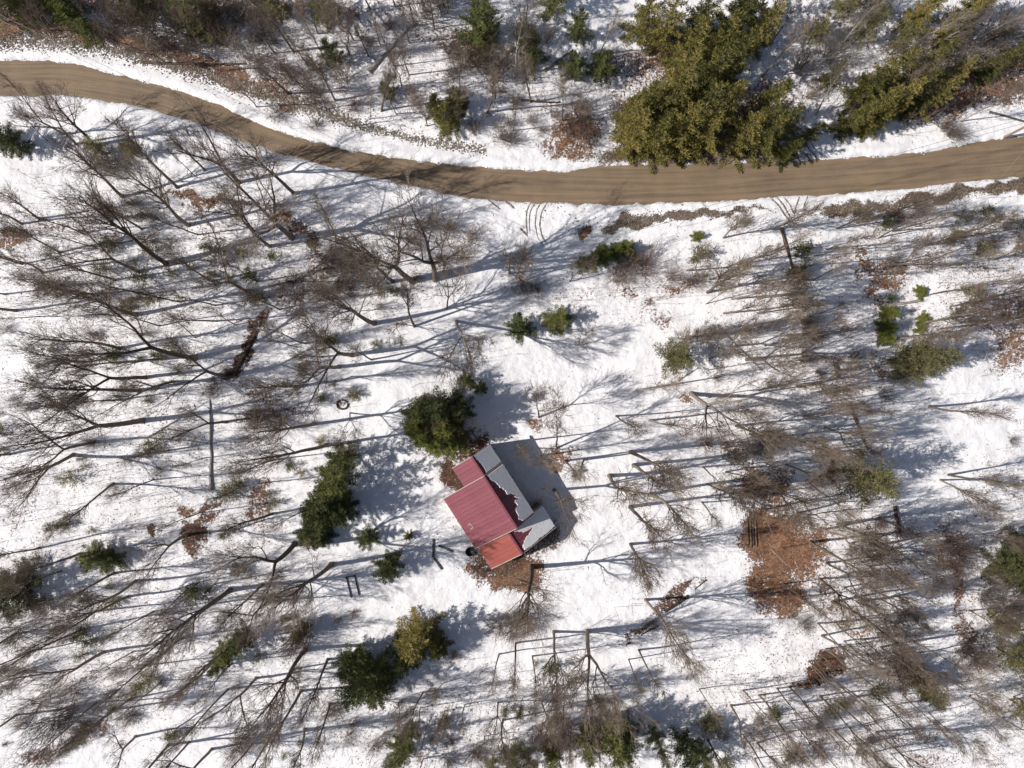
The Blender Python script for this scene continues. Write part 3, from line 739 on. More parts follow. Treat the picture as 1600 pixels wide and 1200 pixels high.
POLE = [((75,220),(20,168)),((305,275),(262,235)),((527,377),(493,300)),((590,447),(545,390)),((370,508),(325,482)),((308,528),(262,485)),((322,715),(275,730)),
 ((205,1020),(130,1065)),((250,1065),(180,1130)),((355,1078),(265,1180)),((455,540),(415,525)),((695,1110),(680,1155)),((657,1105),(650,1150)),((665,1145),(655,1190)),
 ((806,1005),(800,1085)),((780,1022),(766,1080)),((832,1025),(836,1090)),((982,1030),(1003,1085)),((998,1015),(1040,1090)),((1020,1145),(1048,1200)),((980,1172),(986,1210)),
 ((727,1100),(715,1150)),((1092,1076),(1125,1130)),((1160,1077),(1215,1140)),((1165,1095),(1200,1135)),((1212,1073),(1270,1145)),((1253,1095),(1325,1185)),((1278,1085),(1370,1180)),
 ((1303,1063),(1380,1130)),((1277,973),(1350,1050)),((1303,970),(1370,1030)),((1247,1165),(1280,1205)),((1345,1103),(1420,1180)),((963,650),(1000,675)),((1015,657),(1080,672)),
 ((883,720),(898,745)),((912,718),(905,745)),((808,690),(818,712)),((845,712),(862,735)),((870,700),(868,655)),((1260,750),(1330,805)),((1250,933),(1320,985)),((1225,912),(1290,955)),
 ((1338,390),(1400,375)),((1483,415),(1560,395)),((1455,460),(1540,440)),((1355,432),(1405,422)),((1143,467),(1220,450)),((1130,490),(1200,475)),((1183,490),(1260,470)),
 ((1178,507),(1250,497)),((1255,650),(1320,640)),((435,145),(405,110)),((595,72),(580,25)),((577,90),(545,25)),((583,92),(560,40)),((578,187),(584,145)),((612,160),(618,110)),
 ((802,205),(808,158)),((1192,120),(1265,40)),((1203,70),(1250,0)),((620,180),(600,135)),((995,610),(1060,598))]
for b, t in POLE: bare('pole', b, t)
BIRCH = [((808,118),(815,15)),((937,85),(965,23)),((1310,80),(1365,5)),((1275,180),(1325,90)),((1448,80),(1540,25)),((1515,70),(1600,20)),((1437,62),(1515,20)),((640,120),(625,60)),((1500,190),(1590,140))]
for b, t in BIRCH: bare('birch', b, t)
SMALL = [((842,652),(846,622),9),((547,645),(548,685),7),((815,440),(814,395),11),((698,482),(705,430),9),((1050,545),(1075,525),7),((620,505),(625,535),6),((890,440),(905,415),6),((900,540),(915,530),5),((905,190),(912,165),5),((840,700),(850,720),6)]
for b, t, h in SMALL: bare('small', b, t, h)
# thin growth between the listed trees
def fill(kind, n, x0, x1, y0, y1, h0, h1, gap=14, excl=()):
    k = 0; tries = 0
    while k < n and tries < n * 40:
        tries += 1
        px, py = rng.uniform(x0, x1), rng.uniform(y0, y1)
        x, y = W(px, py); d, _ = road_dist(np.array([x]), np.array([y]))
        if d[0] < 1.6: continue
        if any(ell(px, py, (*e, 0)) < 1 for e in OPEN + list(excl)): continue
        if any((x - a) ** 2 + (y - b) ** 2 < (gap * S) ** 2 for a, b in occupied): continue
        bare(kind, (px, py), None, float(rng.uniform(h0, h1))); k += 1
OPEN = [(790,800,110,110),(830,350,140,60),(900,590,100,60),(1340,430,40,70),(1120,960,90,60),(1180,1010,90,45),(640,800,90,90),(640,920,130,45),(1450,690,110,50),(1420,480,50,50),(1330,480,50,120),(560,320,140,40),(1430,900,60,90),(1470,960,40,110),(1210,880,60,70)]
fill('pole', 44, 1090, 1345, 385, 800, 7, 13, 16)
fill('pole', 12, 1350, 1590, 340, 540, 7, 13, 20)
fill('pole', 24, 1120, 1450, 990, 1190, 8, 14, 18)
fill('pole', 20, 10, 600, 340, 650, 8, 14, 20)
fill('pole', 14, 10, 480, 690, 1190, 8, 14, 24)
fill('small', 16, 400, 900, 5, 200, 5, 8, 20)
fill('pole', 16, 400, 900, 5, 200, 8, 13, 18)
fill('small', 8, 1220, 1590, 10, 190, 5, 8, 22)
fill('small', 12, 620, 1000, 1060, 1190, 4, 7, 24)
fill('small', 10, 1480, 1590, 780, 1150, 4, 8, 20)
fill('small', 10, 20, 400, 10, 110, 5, 8, 22)
fill('fine', 14, 1100, 1340, 520, 800, 9, 15, 22)
fill('fine', 14, 1250, 1390, 790, 1000, 9, 15, 20)
fill('fine', 6, 1100, 1400, 1040, 1190, 8, 13, 24)
fill('maple', 16, 10, 460, 860, 1190, 10, 16, 26)
fill('maple', 14, 10, 560, 400, 720, 10, 16, 26)
fill('fine', 10, 660, 1010, 1060, 1195, 7, 12, 24)
fill('fine', 5, 1400, 1590, 330, 520, 8, 13, 26)
fill('fine', 6, 1060, 1330, 390, 540, 8, 13, 24)

# ------------------------------------------------------------------ placing conifers
def evergreen(kind, b, h, r, t=None, adj='', noun=None, name=None):
    V = CON[kind]; tm, cm, nH, nR = V[int(rng.integers(len(V)))]
    top = W(t[0], t[1], h) if t else W(b[0] + rng.normal(0, 2), b[1] + rng.normal(0, 2))
    s = h / nH; wk = (r / nR) / s
    nm = name or {'spruce': 'spruce_tree', 'hemlock': 'hemlock_tree', 'pine': 'pine_tree', 'bright': 'evergreen_shrub', 'seedling': 'pine_seedling', 'dark_seedling': 'evergreen_seedling'}[kind]
    noun = noun or {'spruce': 'olive-gold spruce', 'hemlock': 'dark evergreen', 'pine': 'olive pine', 'bright': 'bright green evergreen', 'seedling': 'small pine seedling', 'dark_seedling': 'small dark seedling'}[kind]
    o = place_tree([('trunk', tm), ('crown', cm)], b, h, top, wk, nm, 'evergreen' if kind != 'spruce' else 'spruce', noun + 's among the bare trees', float(rng.uniform(0, 6.28)), nH)
    register(noun, o, b[0], b[1], adj or ('tall' if h > 9 else 'mid-sized' if h > 4 else 'low'))
    return o
SPR = [(982,232,13,2.6),(1012,240,12,2.6),(1045,236,14,2.8),(1082,238,12,2.5),(1072,205,15,2.9),(1030,195,14,2.8),(1000,190,12,2.6),(980,205,11,2.4),(1045,160,14,2.6),(1140,236,12,2.6),(1172,236,13,2.7),(1165,200,14,2.8),(1200,222,11,2.4),
 (1108,196,14,2.6),(1215,250,7.5,1.6),(1248,222,7,1.5),(1090,150,15,2.8),(1060,110,14,2.7),(1105,105,14,2.7),(1130,125,13,2.5),
 (1030,70,13,2.7),(1080,60,14,2.7),(1130,62,13,2.7),(1175,70,12,2.6),(1000,50,12,2.4),(1160,30,12,2.5),
 (1312,205,9,2.0),(1340,190,10,2.2),(1372,180,11,2.3),(1330,160,10,2.2),(1362,140,11,2.4),(1395,165,11,2.2),(1425,172,10,2.2),(1405,135,10,2.2),(1350,205,7,1.7),(1290,130,6,1.4),(1430,115,9,2.0),
 (700,195,6.5,2.2),(682,178,5,1.5),(715,170,6,1.7),(1470,60,9,2.2),(1500,30,9,2.2),(1420,40,9,2.2),(1470,130,7,1.9),(1530,120,7,1.8),(1580,90,7,1.8),
 (655,985,10,3.2),(640,1010,8,2.3),(685,1000,6,2.0)]
for x, y, h, r in SPR: evergreen('spruce', (x, y), h, r)
HEM = [(745,75,10,2.6),(765,60,8,2.2),(830,100,9,1.9),(815,75,7,1.7),(893,118,6,1.9),(935,118,6,2.1),(900,60,7,1.8),(860,15,8,2.4),(525,95,6,1.7),(515,30,8,2.2),(610,150,3.5,1.1),(330,50,8,2.8),(300,40,7,2.4),(225,25,8,2.4),
 (545,712,9,2.2),(535,745,11,2.6),(520,775,11,2.6),(515,805,10,2.5),(545,790,8,2.2),(500,790,8,1.8),(612,880,5.5,2.2),(577,838,4,1.6),(640,835,1.6,.7),(590,1030,11,3.0),(570,1050,10,2.8),(555,1020,8,2.2),(600,1060,8,2.2),
 (640,1140,8,1.8),(625,1165,7,2.0),(812,515,4,2.0),(870,502,4.2,2.1),(1018,1140,9,1.6),(1060,1150,9,2.3),(1090,1165,6,1.8),(730,595,4,1.3),(750,605,3.5,1.0),(160,865,4.5,2.2),(185,868,3.5,1.7),(20,925,9,3.2),(45,900,7,2.4),
 (365,1008,6,2.0),(385,990,5,1.8),(350,1030,5,1.5),(485,830,5,1.8),(505,838,4,1.6),(15,225,7,2.2),(40,235,6,1.8),(1570,860,8,2.4),(1595,840,9,2.5),(1550,880,6,2.0),(1585,905,7,2.2),(1240,425,3,.9),(915,1150,7,2.0),(948,1125,11,3.0),(968,1132,9,2.4),(690,640,11,2.8),(660,650,9,2.3),(720,640,9,2.2)]
for x, y, h, r in HEM: evergreen('hemlock', (x, y), h, r)
evergreen('pine', (1310,737), 14, 3.3, (1395,762), 'lone')
for x, y, h, r in [(1385,562,11,2.3),(1400,560,12,2.4),(1392,580,11,2.0),(1420,565,10,2.2)]: evergreen('pine', (x, y), h, r, None, 'broad')
for x, y, h, r in [(1042,560,8,2.6),(1580,985,9,2.6),(1555,1010,8,2.3),(1595,1030,9,2.5),(1540,960,6,1.9),(1575,1090,8,2.2),(1600,1120,8,2.2),(1415,1050,8,1.9),(1425,1065,7,1.7),(490,835,4,1.6),(10,35,8,2.2),(165,240,4,1.8),(215,245,4,1.5),
 (800,1165,6,1.8),(825,1170,6,1.8),(770,1180,5,1.6),(1230,430,3,.9),(1260,70,6,1.8),(1330,70,8,2.0),(1350,30,8,2.2),(1390,85,8,2.0),(1300,30,7,2.0),(475,980,4,1.6),(250,20,6,2),(440,30,7,2.0)]: evergreen('pine', (x, y), h, r)
for x, y, h, r in [(1381,492,3.2,1.3),(1378,512,3,1.2),(1380,530,2.5,1.1),(925,412,2.5,1.2),(908,414,2,1.0),(945,402,3,1.3),(962,392,3.2,1.3),(978,390,3,1.2),(938,396,2.6,1.1),(1088,372,1.5,.8),(860,1168,6,1.5),(25,10,6,1.8),(60,30,5.5,1.9),(110,25,6,2.0),(128,45,5,1.7),(90,12,6,1.9),(150,58,4,1.5),(45,18,5,1.8),
 (668,680,8,2.2),(690,690,8,2.3),(710,688,7,2.0),(700,665,9,2.4),(655,665,6,1.6),(1437,458,1.2,1.1),(1440,500,1.2,1.0),(1437,515,1.0,.8)]: evergreen('bright', (x, y), h, r)
SEED = [(88,445),(100,462),(165,422),(228,432),(275,430),(300,420),(205,480),(180,555),(95,630),(120,620),(65,570),(60,600),(240,700),(250,690),(115,745),(105,820),(110,815),(300,920),(310,925),(170,945),(180,938),(145,1005),(235,1065),(225,1070),
 (255,555),(170,460),(215,470),(340,430),(360,440),(385,395),(430,400),(345,395),(232,380),(175,385),(415,465),(400,465),(520,530),(510,535),(555,620),(620,460),(600,455),(505,690),(455,730),(470,740),(365,765),(375,755),(360,770),(300,1060),(1380,355),(1345,340),(1505,340),(1535,330),(1550,340),(1480,370),(1495,368),(1525,392),(1590,350),
 (1080,405),(1090,400),(1100,430),(1245,395),(1250,420),(1245,440),(1385,470),(1500,455),(1520,455),(1490,490),(1100,1125),(1110,1120),(1205,1105),(1210,1110),(1290,1100),(1310,1095),(1370,1070),(890,1060),(860,1040),(840,1035),(815,1110),(790,1105),(700,1120),(470,1160),(130,990),(300,560),(285,580),(55,940),(90,980),(20,1000),(1360,1080),(1230,1180),(1240,1175),(1130,1180),(1340,1160)]
for i, (x, y) in enumerate(SEED):
    h = float(rng.uniform(1.2, 2.9)); evergreen('seedling' if i % 3 else 'dark_seedling', (x + rng.normal(0, 2), y + rng.normal(0, 2)), h, h * float(rng.uniform(.42, .6)))
k = 0
while k < 55:
    px, py = (rng.uniform(0, 600), rng.uniform(370, 640)) if k % 2 else (rng.uniform(0, 480), rng.uniform(650, 1190))
    if any(ell(px, py, (*e, 0)) < 1 for e in OPEN): continue
    h = float(rng.uniform(.7, 2.0)); evergreen('seedling' if k % 3 else 'dark_seedling', (px, py), h, h * float(rng.uniform(.45, .65))); k += 1

# ------------------------------------------------------------------ placing bare shrubs
def bush(kind, b, h, r, adj=None):
    me = SHRUBS[kind][int(rng.integers(3))]
    x, y = W(*b); o = link('bare_shrub', me); o.location = (x, y, GZ(x, y) - .02)
    o.rotation_euler = (float(rng.normal(0, .08)), float(rng.normal(0, .08)), float(rng.uniform(0, 6.28)))
    o.scale = (r / 1.5, r / 1.5, h / 2.6)
    tag(o, None, 'shrub', 'leafless shrubs in the wood')
    noun = {'red': 'reddish leafless shrub', 'grey': 'greyish leafless shrub', 'brown': 'brown leafless shrub'}[kind]
    register(noun, o, b[0], b[1], adj or ('large' if r > 2 else 'low'))
BUSH = [('red',510,415,2.6,2.4),('red',535,428,2.8,2.6),('red',562,430,2.6,2.4),('brown',580,440,2.4,2.0),('red',520,400,2.2,1.8),('grey',165,258,3.2,2.4),('grey',185,262,2.8,2.0),('grey',150,262,2.6,1.8),('red',410,645,2.8,2.4),('red',440,655,2.5,2.2),
 ('red',395,660,2.2,1.8),('brown',660,350,3,2.2),('brown',700,360,2.6,2.0),('red',905,185,4,2.8,'starry'),('red',890,205,3,2.0),('brown',920,215,2.6,1.8),('brown',975,425,3,2.2),('red',1005,420,3.4,2.4),('brown',985,405,2.6,1.8),('red',960,432,2.4,1.8),
 ('brown',1240,480,4,1.8),('brown',1250,500,4,1.8),('grey',1232,460,3.4,1.5),('red',1255,515,3.4,1.6),('brown',1265,530,3,1.4),('brown',815,455,3,1.8),('red',835,450,2.6,1.6),('red',690,650,9,2.2),('red',700,640,8,2.4),('brown',680,635,8,2.2),('red',720,655,7,2.0),
 ('red',1410,1040,5,2.0),('red',1395,1020,4,1.8),('red',1420,1050,5,1.8),('red',1480,880,4,1.8),('red',1475,850,4,2.0),('grey',1500,860,4,2.0),('brown',1500,1010,4,2.2),('red',1520,1030,4,1.8),('brown',1540,900,5,2.2),('grey',1530,930,5,2.0),('brown',1580,950,5,2.4),
 ('red',880,1135,5,2.2),('red',855,1130,5,2.0),('brown',930,1140,5,2.2),('grey',960,1140,5,2.0),('red',740,1175,2.4,1.8),('brown',700,1185,2.2,1.8),('red',690,1130,2.5,1.8),('red',480,985,6,2.2),('brown',460,1000,5,2.0),('brown',470,970,5,2.0),
 ('red',370,1170,3,1.8),('red',385,1150,3,1.6),('grey',80,1130,6,2.6),('grey',110,1110,5,2.4),('grey',60,1100,5,2.4),('brown',40,1050,5,2.2),('grey',30,980,5,2.4),('brown',70,940,5,2.2),('brown',230,520,1.6,1.4),('brown',130,575,1.6,1.4),
 ('red',825,970,4,2.0),('brown',800,965,3.6,2.0),('red',780,975,3,1.8),('red',745,890,1.3,1.2),('brown',840,785,2,1.0),('brown',850,845,2,1.4),('brown',865,830,2,1.2),('red',1590,380,2,1.6),('brown',1545,385,2,1.6),('brown',1430,330,2.5,1.6),('brown',1470,310,2.2,1.4),('red',1400,340,2.4,1.6),
 ('grey',330,30,6,3.0),('grey',270,45,6,2.8),('grey',210,40,6,2.6),('grey',380,30,6,2.8),('grey',420,60,5,2.6),('brown',360,70,5,2.6),('brown',310,75,5,2.4),('brown',240,70,4,2.2),('grey',660,30,6,3.0),('grey',690,20,6,2.8),('red',740,100,4,2.2),('brown',770,120,5,2.4),('brown',790,105,5,2.0),
 ('red',480,130,3.5,2),('brown',500,110,4,2.2),('brown',540,130,4,2),('red',440,110,4,2.2),('grey',400,100,4,2.2),('brown',780,215,2.4,1.8),('brown',800,222,2.2,1.6),('brown',740,205,2.4,1.4),('grey',1250,110,5,2.4),('grey',1290,90,5,2.4),('red',1265,150,3,1.6),('grey',1500,90,5,2.6),('brown',1540,70,5,2.6),('grey',1570,50,5,2.6),
 ('red',1470,200,2,1.4),('brown',1490,215,1.8,1.6),('grey',1480,210,2,1.4),('red',1100,690,3,1.6),('brown',1180,700,3,1.8),('red',1190,680,3,1.6),('brown',1330,860,3,1.8),('brown',1370,870,3,1.8),('red',1400,830,3,1.8),('grey',1330,560,3,1.4),('brown',1250,560,3,1.4),('red',1080,440,2,1.6),('red',1050,430,2,1.8),('brown',1120,440,2,1.6),('red',440,455,2.4,1.6),('red',460,440,2.2,1.6),('brown',500,455,2.4,1.8),('brown',440,330,2.4,1.6),('brown',210,320,2.6,1.8),('brown',230,335,2.4,1.6),('red',115,1080,3,2.0),
 ('red',640,375,2,1.6),('brown',720,400,2.2,1.8),('red',735,375,2.2,1.6),('red',690,410,2,1.6)]
for b in BUSH: bush(b[0], (b[1], b[2]), b[3], b[4], b[5] if len(b) > 5 else None)
k = 0
while k < 130:
    if k % 5 == 0: px, py = rng.uniform(380, 940), rng.uniform(10, 215)
    elif k % 5 == 1: px, py = rng.uniform(1080, 1600), rng.uniform(340, 820)
    elif k % 5 == 2: px, py = rng.uniform(450, 1500), rng.uniform(960, 1190)
    else: px, py = rng.uniform(0, 720), rng.uniform(330, 1190)
    x, y = W(px, py); d, _ = road_dist(np.array([x]), np.array([y]))
    if d[0] < 1.5 or any(ell(px, py, (*e, 0)) < 1 for e in OPEN): k += .02; k = round(k, 2); continue
    k = int(k) + 1
    bush(['red', 'grey', 'brown'][int(rng.integers(3))], (px, py), float(rng.uniform(.9, 2.2)), float(rng.uniform(.7, 1.6)))

# ------------------------------------------------------------------ logs
def log_mesh(name, L, r0, r1, mat, seed, stubs=4, bend=.05):
    r = np.random.default_rng(seed); n = 12
    P = np.zeros((n, 3)); P[:, 0] = np.linspace(0, L, n)
    P[1:-1, 1] += np.cumsum(r.normal(0, bend * L / n, n - 2)); P[:, 2] = 0
    R = np.linspace(r0, r1, n) * r.uniform(.9, 1.1, n); R[0] *= 1.25
    t = Tubes(); t.add(P, R, 9)
    for c in (0, n - 1):     # rounded, splintered ends
        d = -1 if c == 0 else 1
        t.add(np.array([P[c], P[c] + [d * .06, 0, 0], P[c] + [d * .07, 0, 0]]), np.array([R[c], R[c] * .75, .001]), 9)
    for k in range(stubs):
        p, d = along(P, r.uniform(.25, .98)); a = r.uniform(-1.3, 1.3)
        dd = np.array([.6, math.sin(a), abs(math.cos(a)) * .8]); l = r.uniform(.3, 1.4) * (1 if r1 < .1 else .7)
        t.add(wander_line(r, p, nrm(dd), l, 5, .12, .0), r1 * .5 * np.linspace(1, .25, 5), 5)
    return t.mesh(name, M[mat])
def log(a, b, r0, r1, mat, label, seed, stubs=4, name='fallen_log', cat='log', lift=.5, group=None):
    ax, ay = W(*a); bx, by = W(*b); L = math.hypot(bx - ax, by - ay)
    o = link(name, log_mesh(name, L, r0, r1, mat, seed, stubs))
    za, zb = GZ(ax, ay) + r0 * lift, GZ(bx, by) + r1 * lift
    o.location = (ax, ay, za); o.rotation_euler = (0, -math.atan2(zb - za, L), math.atan2(by - ay, bx - ax))
    tag(o, label, cat, group); return o
log((578,114),(650,38),.26,.16,'grey_wood','long pale fallen trunk slanting across the snow above the road',1,5)
log((332,765),(330,625),.24,.07,'grey_wood','grey fallen pole lying straight up the slope at left',2,7)
log((368,586),(402,516),.25,.20,'dead_wood','thick rust-brown fallen log in the left woods',3,3)
log((1325,632),(1356,702),.24,.14,'dead_wood','narrow dark fallen log right of centre above the lone pine',4,3)
log((1302,566),(1307,590),.24,.22,'dead_wood','short brown log chunk above the narrow dark log',5,0)
log((1399,792),(1405,832),.24,.2,'dead_wood','short dark log just below the lone tapering pine',6,1)
log((1074,932),(1040,955),.24,.17,'dead_dark','thick rotten brown log lying diagonally in snow below and right of the cabin',7,8)
log((1028,978),(1002,992),.12,.06,'dead_dark','thin broken lower end of the diagonal rotten log',40,5)
log((1103,906),(1086,920),.09,.06,'dead_dark','thin broken upper end of the diagonal rotten log',41,4)
log((1385,476),(1440,468),.16,.20,'grey_wood','pale broken log beside the bright green seedlings at right',8,2)
log((1220,358),(1240,430),.22,.15,'dead_wood','dark log running down from the fan of wheel tracks',9,4)
log((1120,508),(1188,578),.09,.05,'grey_wood','thin fallen pole slanting right of the bent olive pine',10,4)
log((1545,176),(1612,196),.15,.12,'timber_dark','dark straight pole lying by the right upper roadside',11,0)
log((1060,545+50),(1092,574),.12,.06,'grey_wood','curved short branch lying below the olive pine',12,5)
log((850,112),(890,82),.17,.12,'grey_wood','grey fallen trunk above the road near the small evergreens',13,3)
log((815,158),(875,160),.15,.1,'dead_wood','brown fallen trunk lying level above the radial shrub',14,5)
log((225,98),(385,101),.18,.1,'dead_wood','long dark fallen trunk lying level above the boulder edge',15,6)
log((345,111),(420,108),.12,.07,'dead_wood','shorter dark fallen trunk below the long level one',16,3)
log((1222,856),(1262,848),.12,.08,'dead_wood','dark stick lying across the big rusty leaf clearing',17,1)
log((1205,858),(1228,882),.08,.05,'grey_wood','pale stick in the middle of the big rusty leaf clearing',18,0)
log((1440,242-60),(1490,215),.07,.04,'grey_wood','thin pale pole leaning in brush at the upper right roadside',19,3)
for i, (x, dy) in enumerate([(1167, 0), (1172, 3), (1176, -1), (1180, 2)]):
    log((x, 812 + dy), (x + 1, 852 + dy), .13, .11, 'dead_wood', ['leftmost', 'second from left', 'third from left', 'rightmost'][i] + ' of four cut poles beside the big leaf clearing', 30 + i, 0, 'cut_pole', 'pole', .7, 'cut poles laid side by side')
for i, (a, b, lb) in enumerate([((678,842),(677,870),'dark timber lying upright in the cabin yard, left of three'), ((678,871),(691,889),'dark timber slanting below the upright one in the cabin yard'), ((686,852),(708,861),'dark timber nearest the cabin of three in the yard')]):
    ax, ay = W(*a); bx, by = W(*b); L = math.hypot(bx - ax, by - ay); w2, hh = .15, .16
    V = []
    for X in (0, L):
        for (yy, zz) in ((-w2, 0), (-w2, hh - .03), (-w2 + .03, hh), (w2 - .03, hh), (w2, hh - .03), (w2, 0)): V.append((X, yy, zz))
    F6 = [[j, (j + 1) % 6, 6 + (j + 1) % 6, 6 + j] for j in range(6)]
    me = mesh_np('timber', V, [np.array(F6), np.array([[5, 4, 3, 2, 1, 0], [6, 7, 8, 9, 10, 11]])], M['timber_dark'], False)
    o = link('timber', me); o.location = (ax, ay, max(GZ(ax, ay), GZ(bx, by)) - .02); o.rotation_euler = (0, 0, math.atan2(by - ay, bx - ax))
    tag(o, lb, 'timber', 'timbers in the yard')

# timber frame lying in the snow
fr = empty('pole_trestle', (*W(548, 920), 0)); fx, fy = W(548, 920)
tag(fr, 'open trestle of two dark poles and a rail left of the cabin', 'frame')
def bar(name, a, b, r, parent, org, mat='timber_dark', k=6, za=.12, zb=.12):
    ax, ay = W(*a); bx, by = W(*b)
    t = Tubes(); p0 = np.array([ax - org[0], ay - org[1], GZ(ax, ay) + za]); p1 = np.array([bx - org[0], by - org[1], GZ(bx, by) + zb])
    t.add(np.array([p0, (p0 + p1) / 2, p1]), np.array([r, r * .97, r * .94]), k)
    return link(name, t.mesh(name, M[mat]), parent)
bar('rail_pole', (541, 901), (549, 934), .09, fr, (fx, fy)); bar('rail_pole', (554, 898), (561, 930), .09, fr, (fx, fy)); bar('cross_rail', (540, 902), (555, 899), .08, fr, (fx, fy), za=.24, zb=.24)

# stone ring left of the cabin
rx_, ry_ = W(535, 632); ring = empty('stone_ring', (rx_, ry_, GZ(rx_, ry_)))
tag(ring, 'small ring of brown stones round a leafy hollow in the snow left of the cabin', 'stone ring')
def ring_stone(seed):
    r = np.random.default_rng(seed); V = []
    for z, rr in ((-.12, .9), (.05, 1.0), (.16, .75), (.22, .3)):
        for j in range(7): V.append((rr * .2 * math.cos(j * .8976) * r.uniform(.8, 1.2), rr * .13 * math.sin(j * .8976) * r.uniform(.8, 1.2), z * r.uniform(.85, 1.1)))
    F = [[a * 7 + j, a * 7 + (j + 1) % 7, a * 7 + 7 + (j + 1) % 7, a * 7 + 7 + j] for a in range(3) for j in range(7)]
    return mesh_np('stone', V, [np.array(F), np.array([list(range(21, 28))])], M['dead_wood'], False)
RS = [ring_stone(60 + k) for k in range(3)]
for k in range(12):
    a = k * 6.2832 / 12 + random.uniform(-.1, .1); o = link('stone', RS[k % 3], ring); o.location = (.72 * math.cos(a), .62 * math.sin(a), 0); o.rotation_euler = (0, 0, a + 1.57)

# black tub beside the cabin
def lathe(name, prof, mat, k=20):
    V = []; n = len(prof)
    for r_, z in prof:
        for j in range(k): V.append((r_ * math.cos(j * 6.2832 / k), r_ * math.sin(j * 6.2832 / k), z))
    i = [[a * k + j, a * k + (j + 1) % k, (a + 1) * k + (j + 1) % k, (a + 1) * k + j] for a in range(n - 1) for j in range(k)]
    return mesh_np(name, V, np.array(i), M[mat])
tx, ty = W(735, 860)
o = link('water_tub', lathe('water_tub', [(.001, .05), (.5, .05), (.52, .1), (.56, .55), (.62, .58), (.62, .62), (.55, .62), (.50, .2), (.001, .18)], 'dark_rubber'))
o.location = (tx, ty, GZ(tx, ty)); tag(o, 'round black tub at the lower left corner of the cabin', 'tub')

# ------------------------------------------------------------------ cabin
UA = math.atan2(-.84, .54)
CAB = empty('cabin'); tag(CAB, 'small cabin with red ribbed metal roof partly under snow', 'cabin')
AC, BC = 11.5, -10.0
ux, uy = math.cos(UA), math.sin(UA)
CAB.location = (AC * ux - BC * uy, AC * uy + BC * ux, 0); CAB.rotation_euler = (0, 0, UA)
def box_bm(name, x0, x1, y0, y1, z0, z1, mat, parent):
    V = [(x, y, z) for x in (x0, x1) for y in (y0, y1) for z in (z0, z1)]
    F = [[0, 1, 3, 2], [4, 6, 7, 5], [0, 4, 5, 1], [2, 3, 7, 6], [0, 2, 6, 4], [1, 5, 7, 3]]
    return link(name, mesh_np(name, V, np.array(F), M[mat], False), parent)
def gable_walls(name, a0, a1, bl, br, bR, zl, zr, zR, parent, inset=.3):
    a0 -= AC; a1 -= AC; bl -= BC; br -= BC; bR -= BC
    sl_, sr_ = (zR - zl) / (bR - bl), (zR - zr) / (br - bR)
    l, r_ = bl + inset, br - inset
    prof = [(l, -.6), (r_, -.6), (r_, zr + inset * sr_ - .1), (bR, zR - .12), (l, zl + inset * sl_ - .1)]
    V = [(a, b, z) for a in (a0, a1) for b, z in prof]
    F5 = np.array([[0, 1, 2, 3, 4], [9, 8, 7, 6, 5]]); F4 = np.array([[j, 5 + j, 5 + (j + 1) % 5, (j + 1) % 5] for j in range(5)])
    return link(name, mesh_np(name, V, [F5, F4], M['siding'], False), parent)
def slope(a0, a1, bR, zR, bE, zE, mat, pw, parent, eave=.0):
    """ribbed metal panels from ridge (bR,zR) to eave (bE,zE); returns frame function"""
    n = max(2, int(round((a1 - a0) / pw))); pw = (a1 - a0) / n
    d = np.array([0, bE - bR, zE - zR]); Ls = np.linalg.norm(d); d /= Ls
    up = np.cross([1, 0, 0], d); up = up if up[2] > 0 else -up
    prof = [(.004, 0), (.004, .03), (.03, .03), (.045, .075), (.075, .075), (.09, .03), (pw * .5 - .02, .03), (pw * .5, .045), (pw * .5 + .02, .03), (pw - .004, .03), (pw - .004, 0)]
    V = [np.array([x, 0, 0]) + up * h + d * s for s in (0, Ls) for x, h in prof]
    m = len(prof)
    F4 = [[j, j + 1, m + j + 1, m + j] for j in range(m - 1)] + [[m - 1, 0, m, 2 * m - 1]]
    me = mesh_np('roof_panel', V, np.array(F4), M[mat], False)
    for k in range(n):
        o = link('roof_panel', me, parent); o.location = (a0 - AC + k * pw, bR - BC, zR)
    def at(a, t, h): return np.array([a - AC, bR - BC, zR]) + d * (t * Ls) + up * h
    return at
def strip(name, P, Q, w_, h_, mat, parent):
    """a straight board from P to Q with width w_ (horizontal) and height h_"""
    P, Q = np.array(P, float), np.array(Q, float); d = nrm(Q - P); s = nrm(np.cross(d, [0, 0, 1.0])); u = np.cross(s, d)
    V = [p + s * a * w_ / 2 + u * b * h_ / 2 for p in (P, Q) for a, b in ((-1, -1), (1, -1), (1, 1), (-1, 1))]
    F = [[0, 1, 5, 4], [1, 2, 6, 5], [2, 3, 7, 6], [3, 0, 4, 7], [3, 2, 1, 0], [4, 5, 6, 7]]
    return link(name, mesh_np(name, V, np.array(F), M[mat], False), parent)
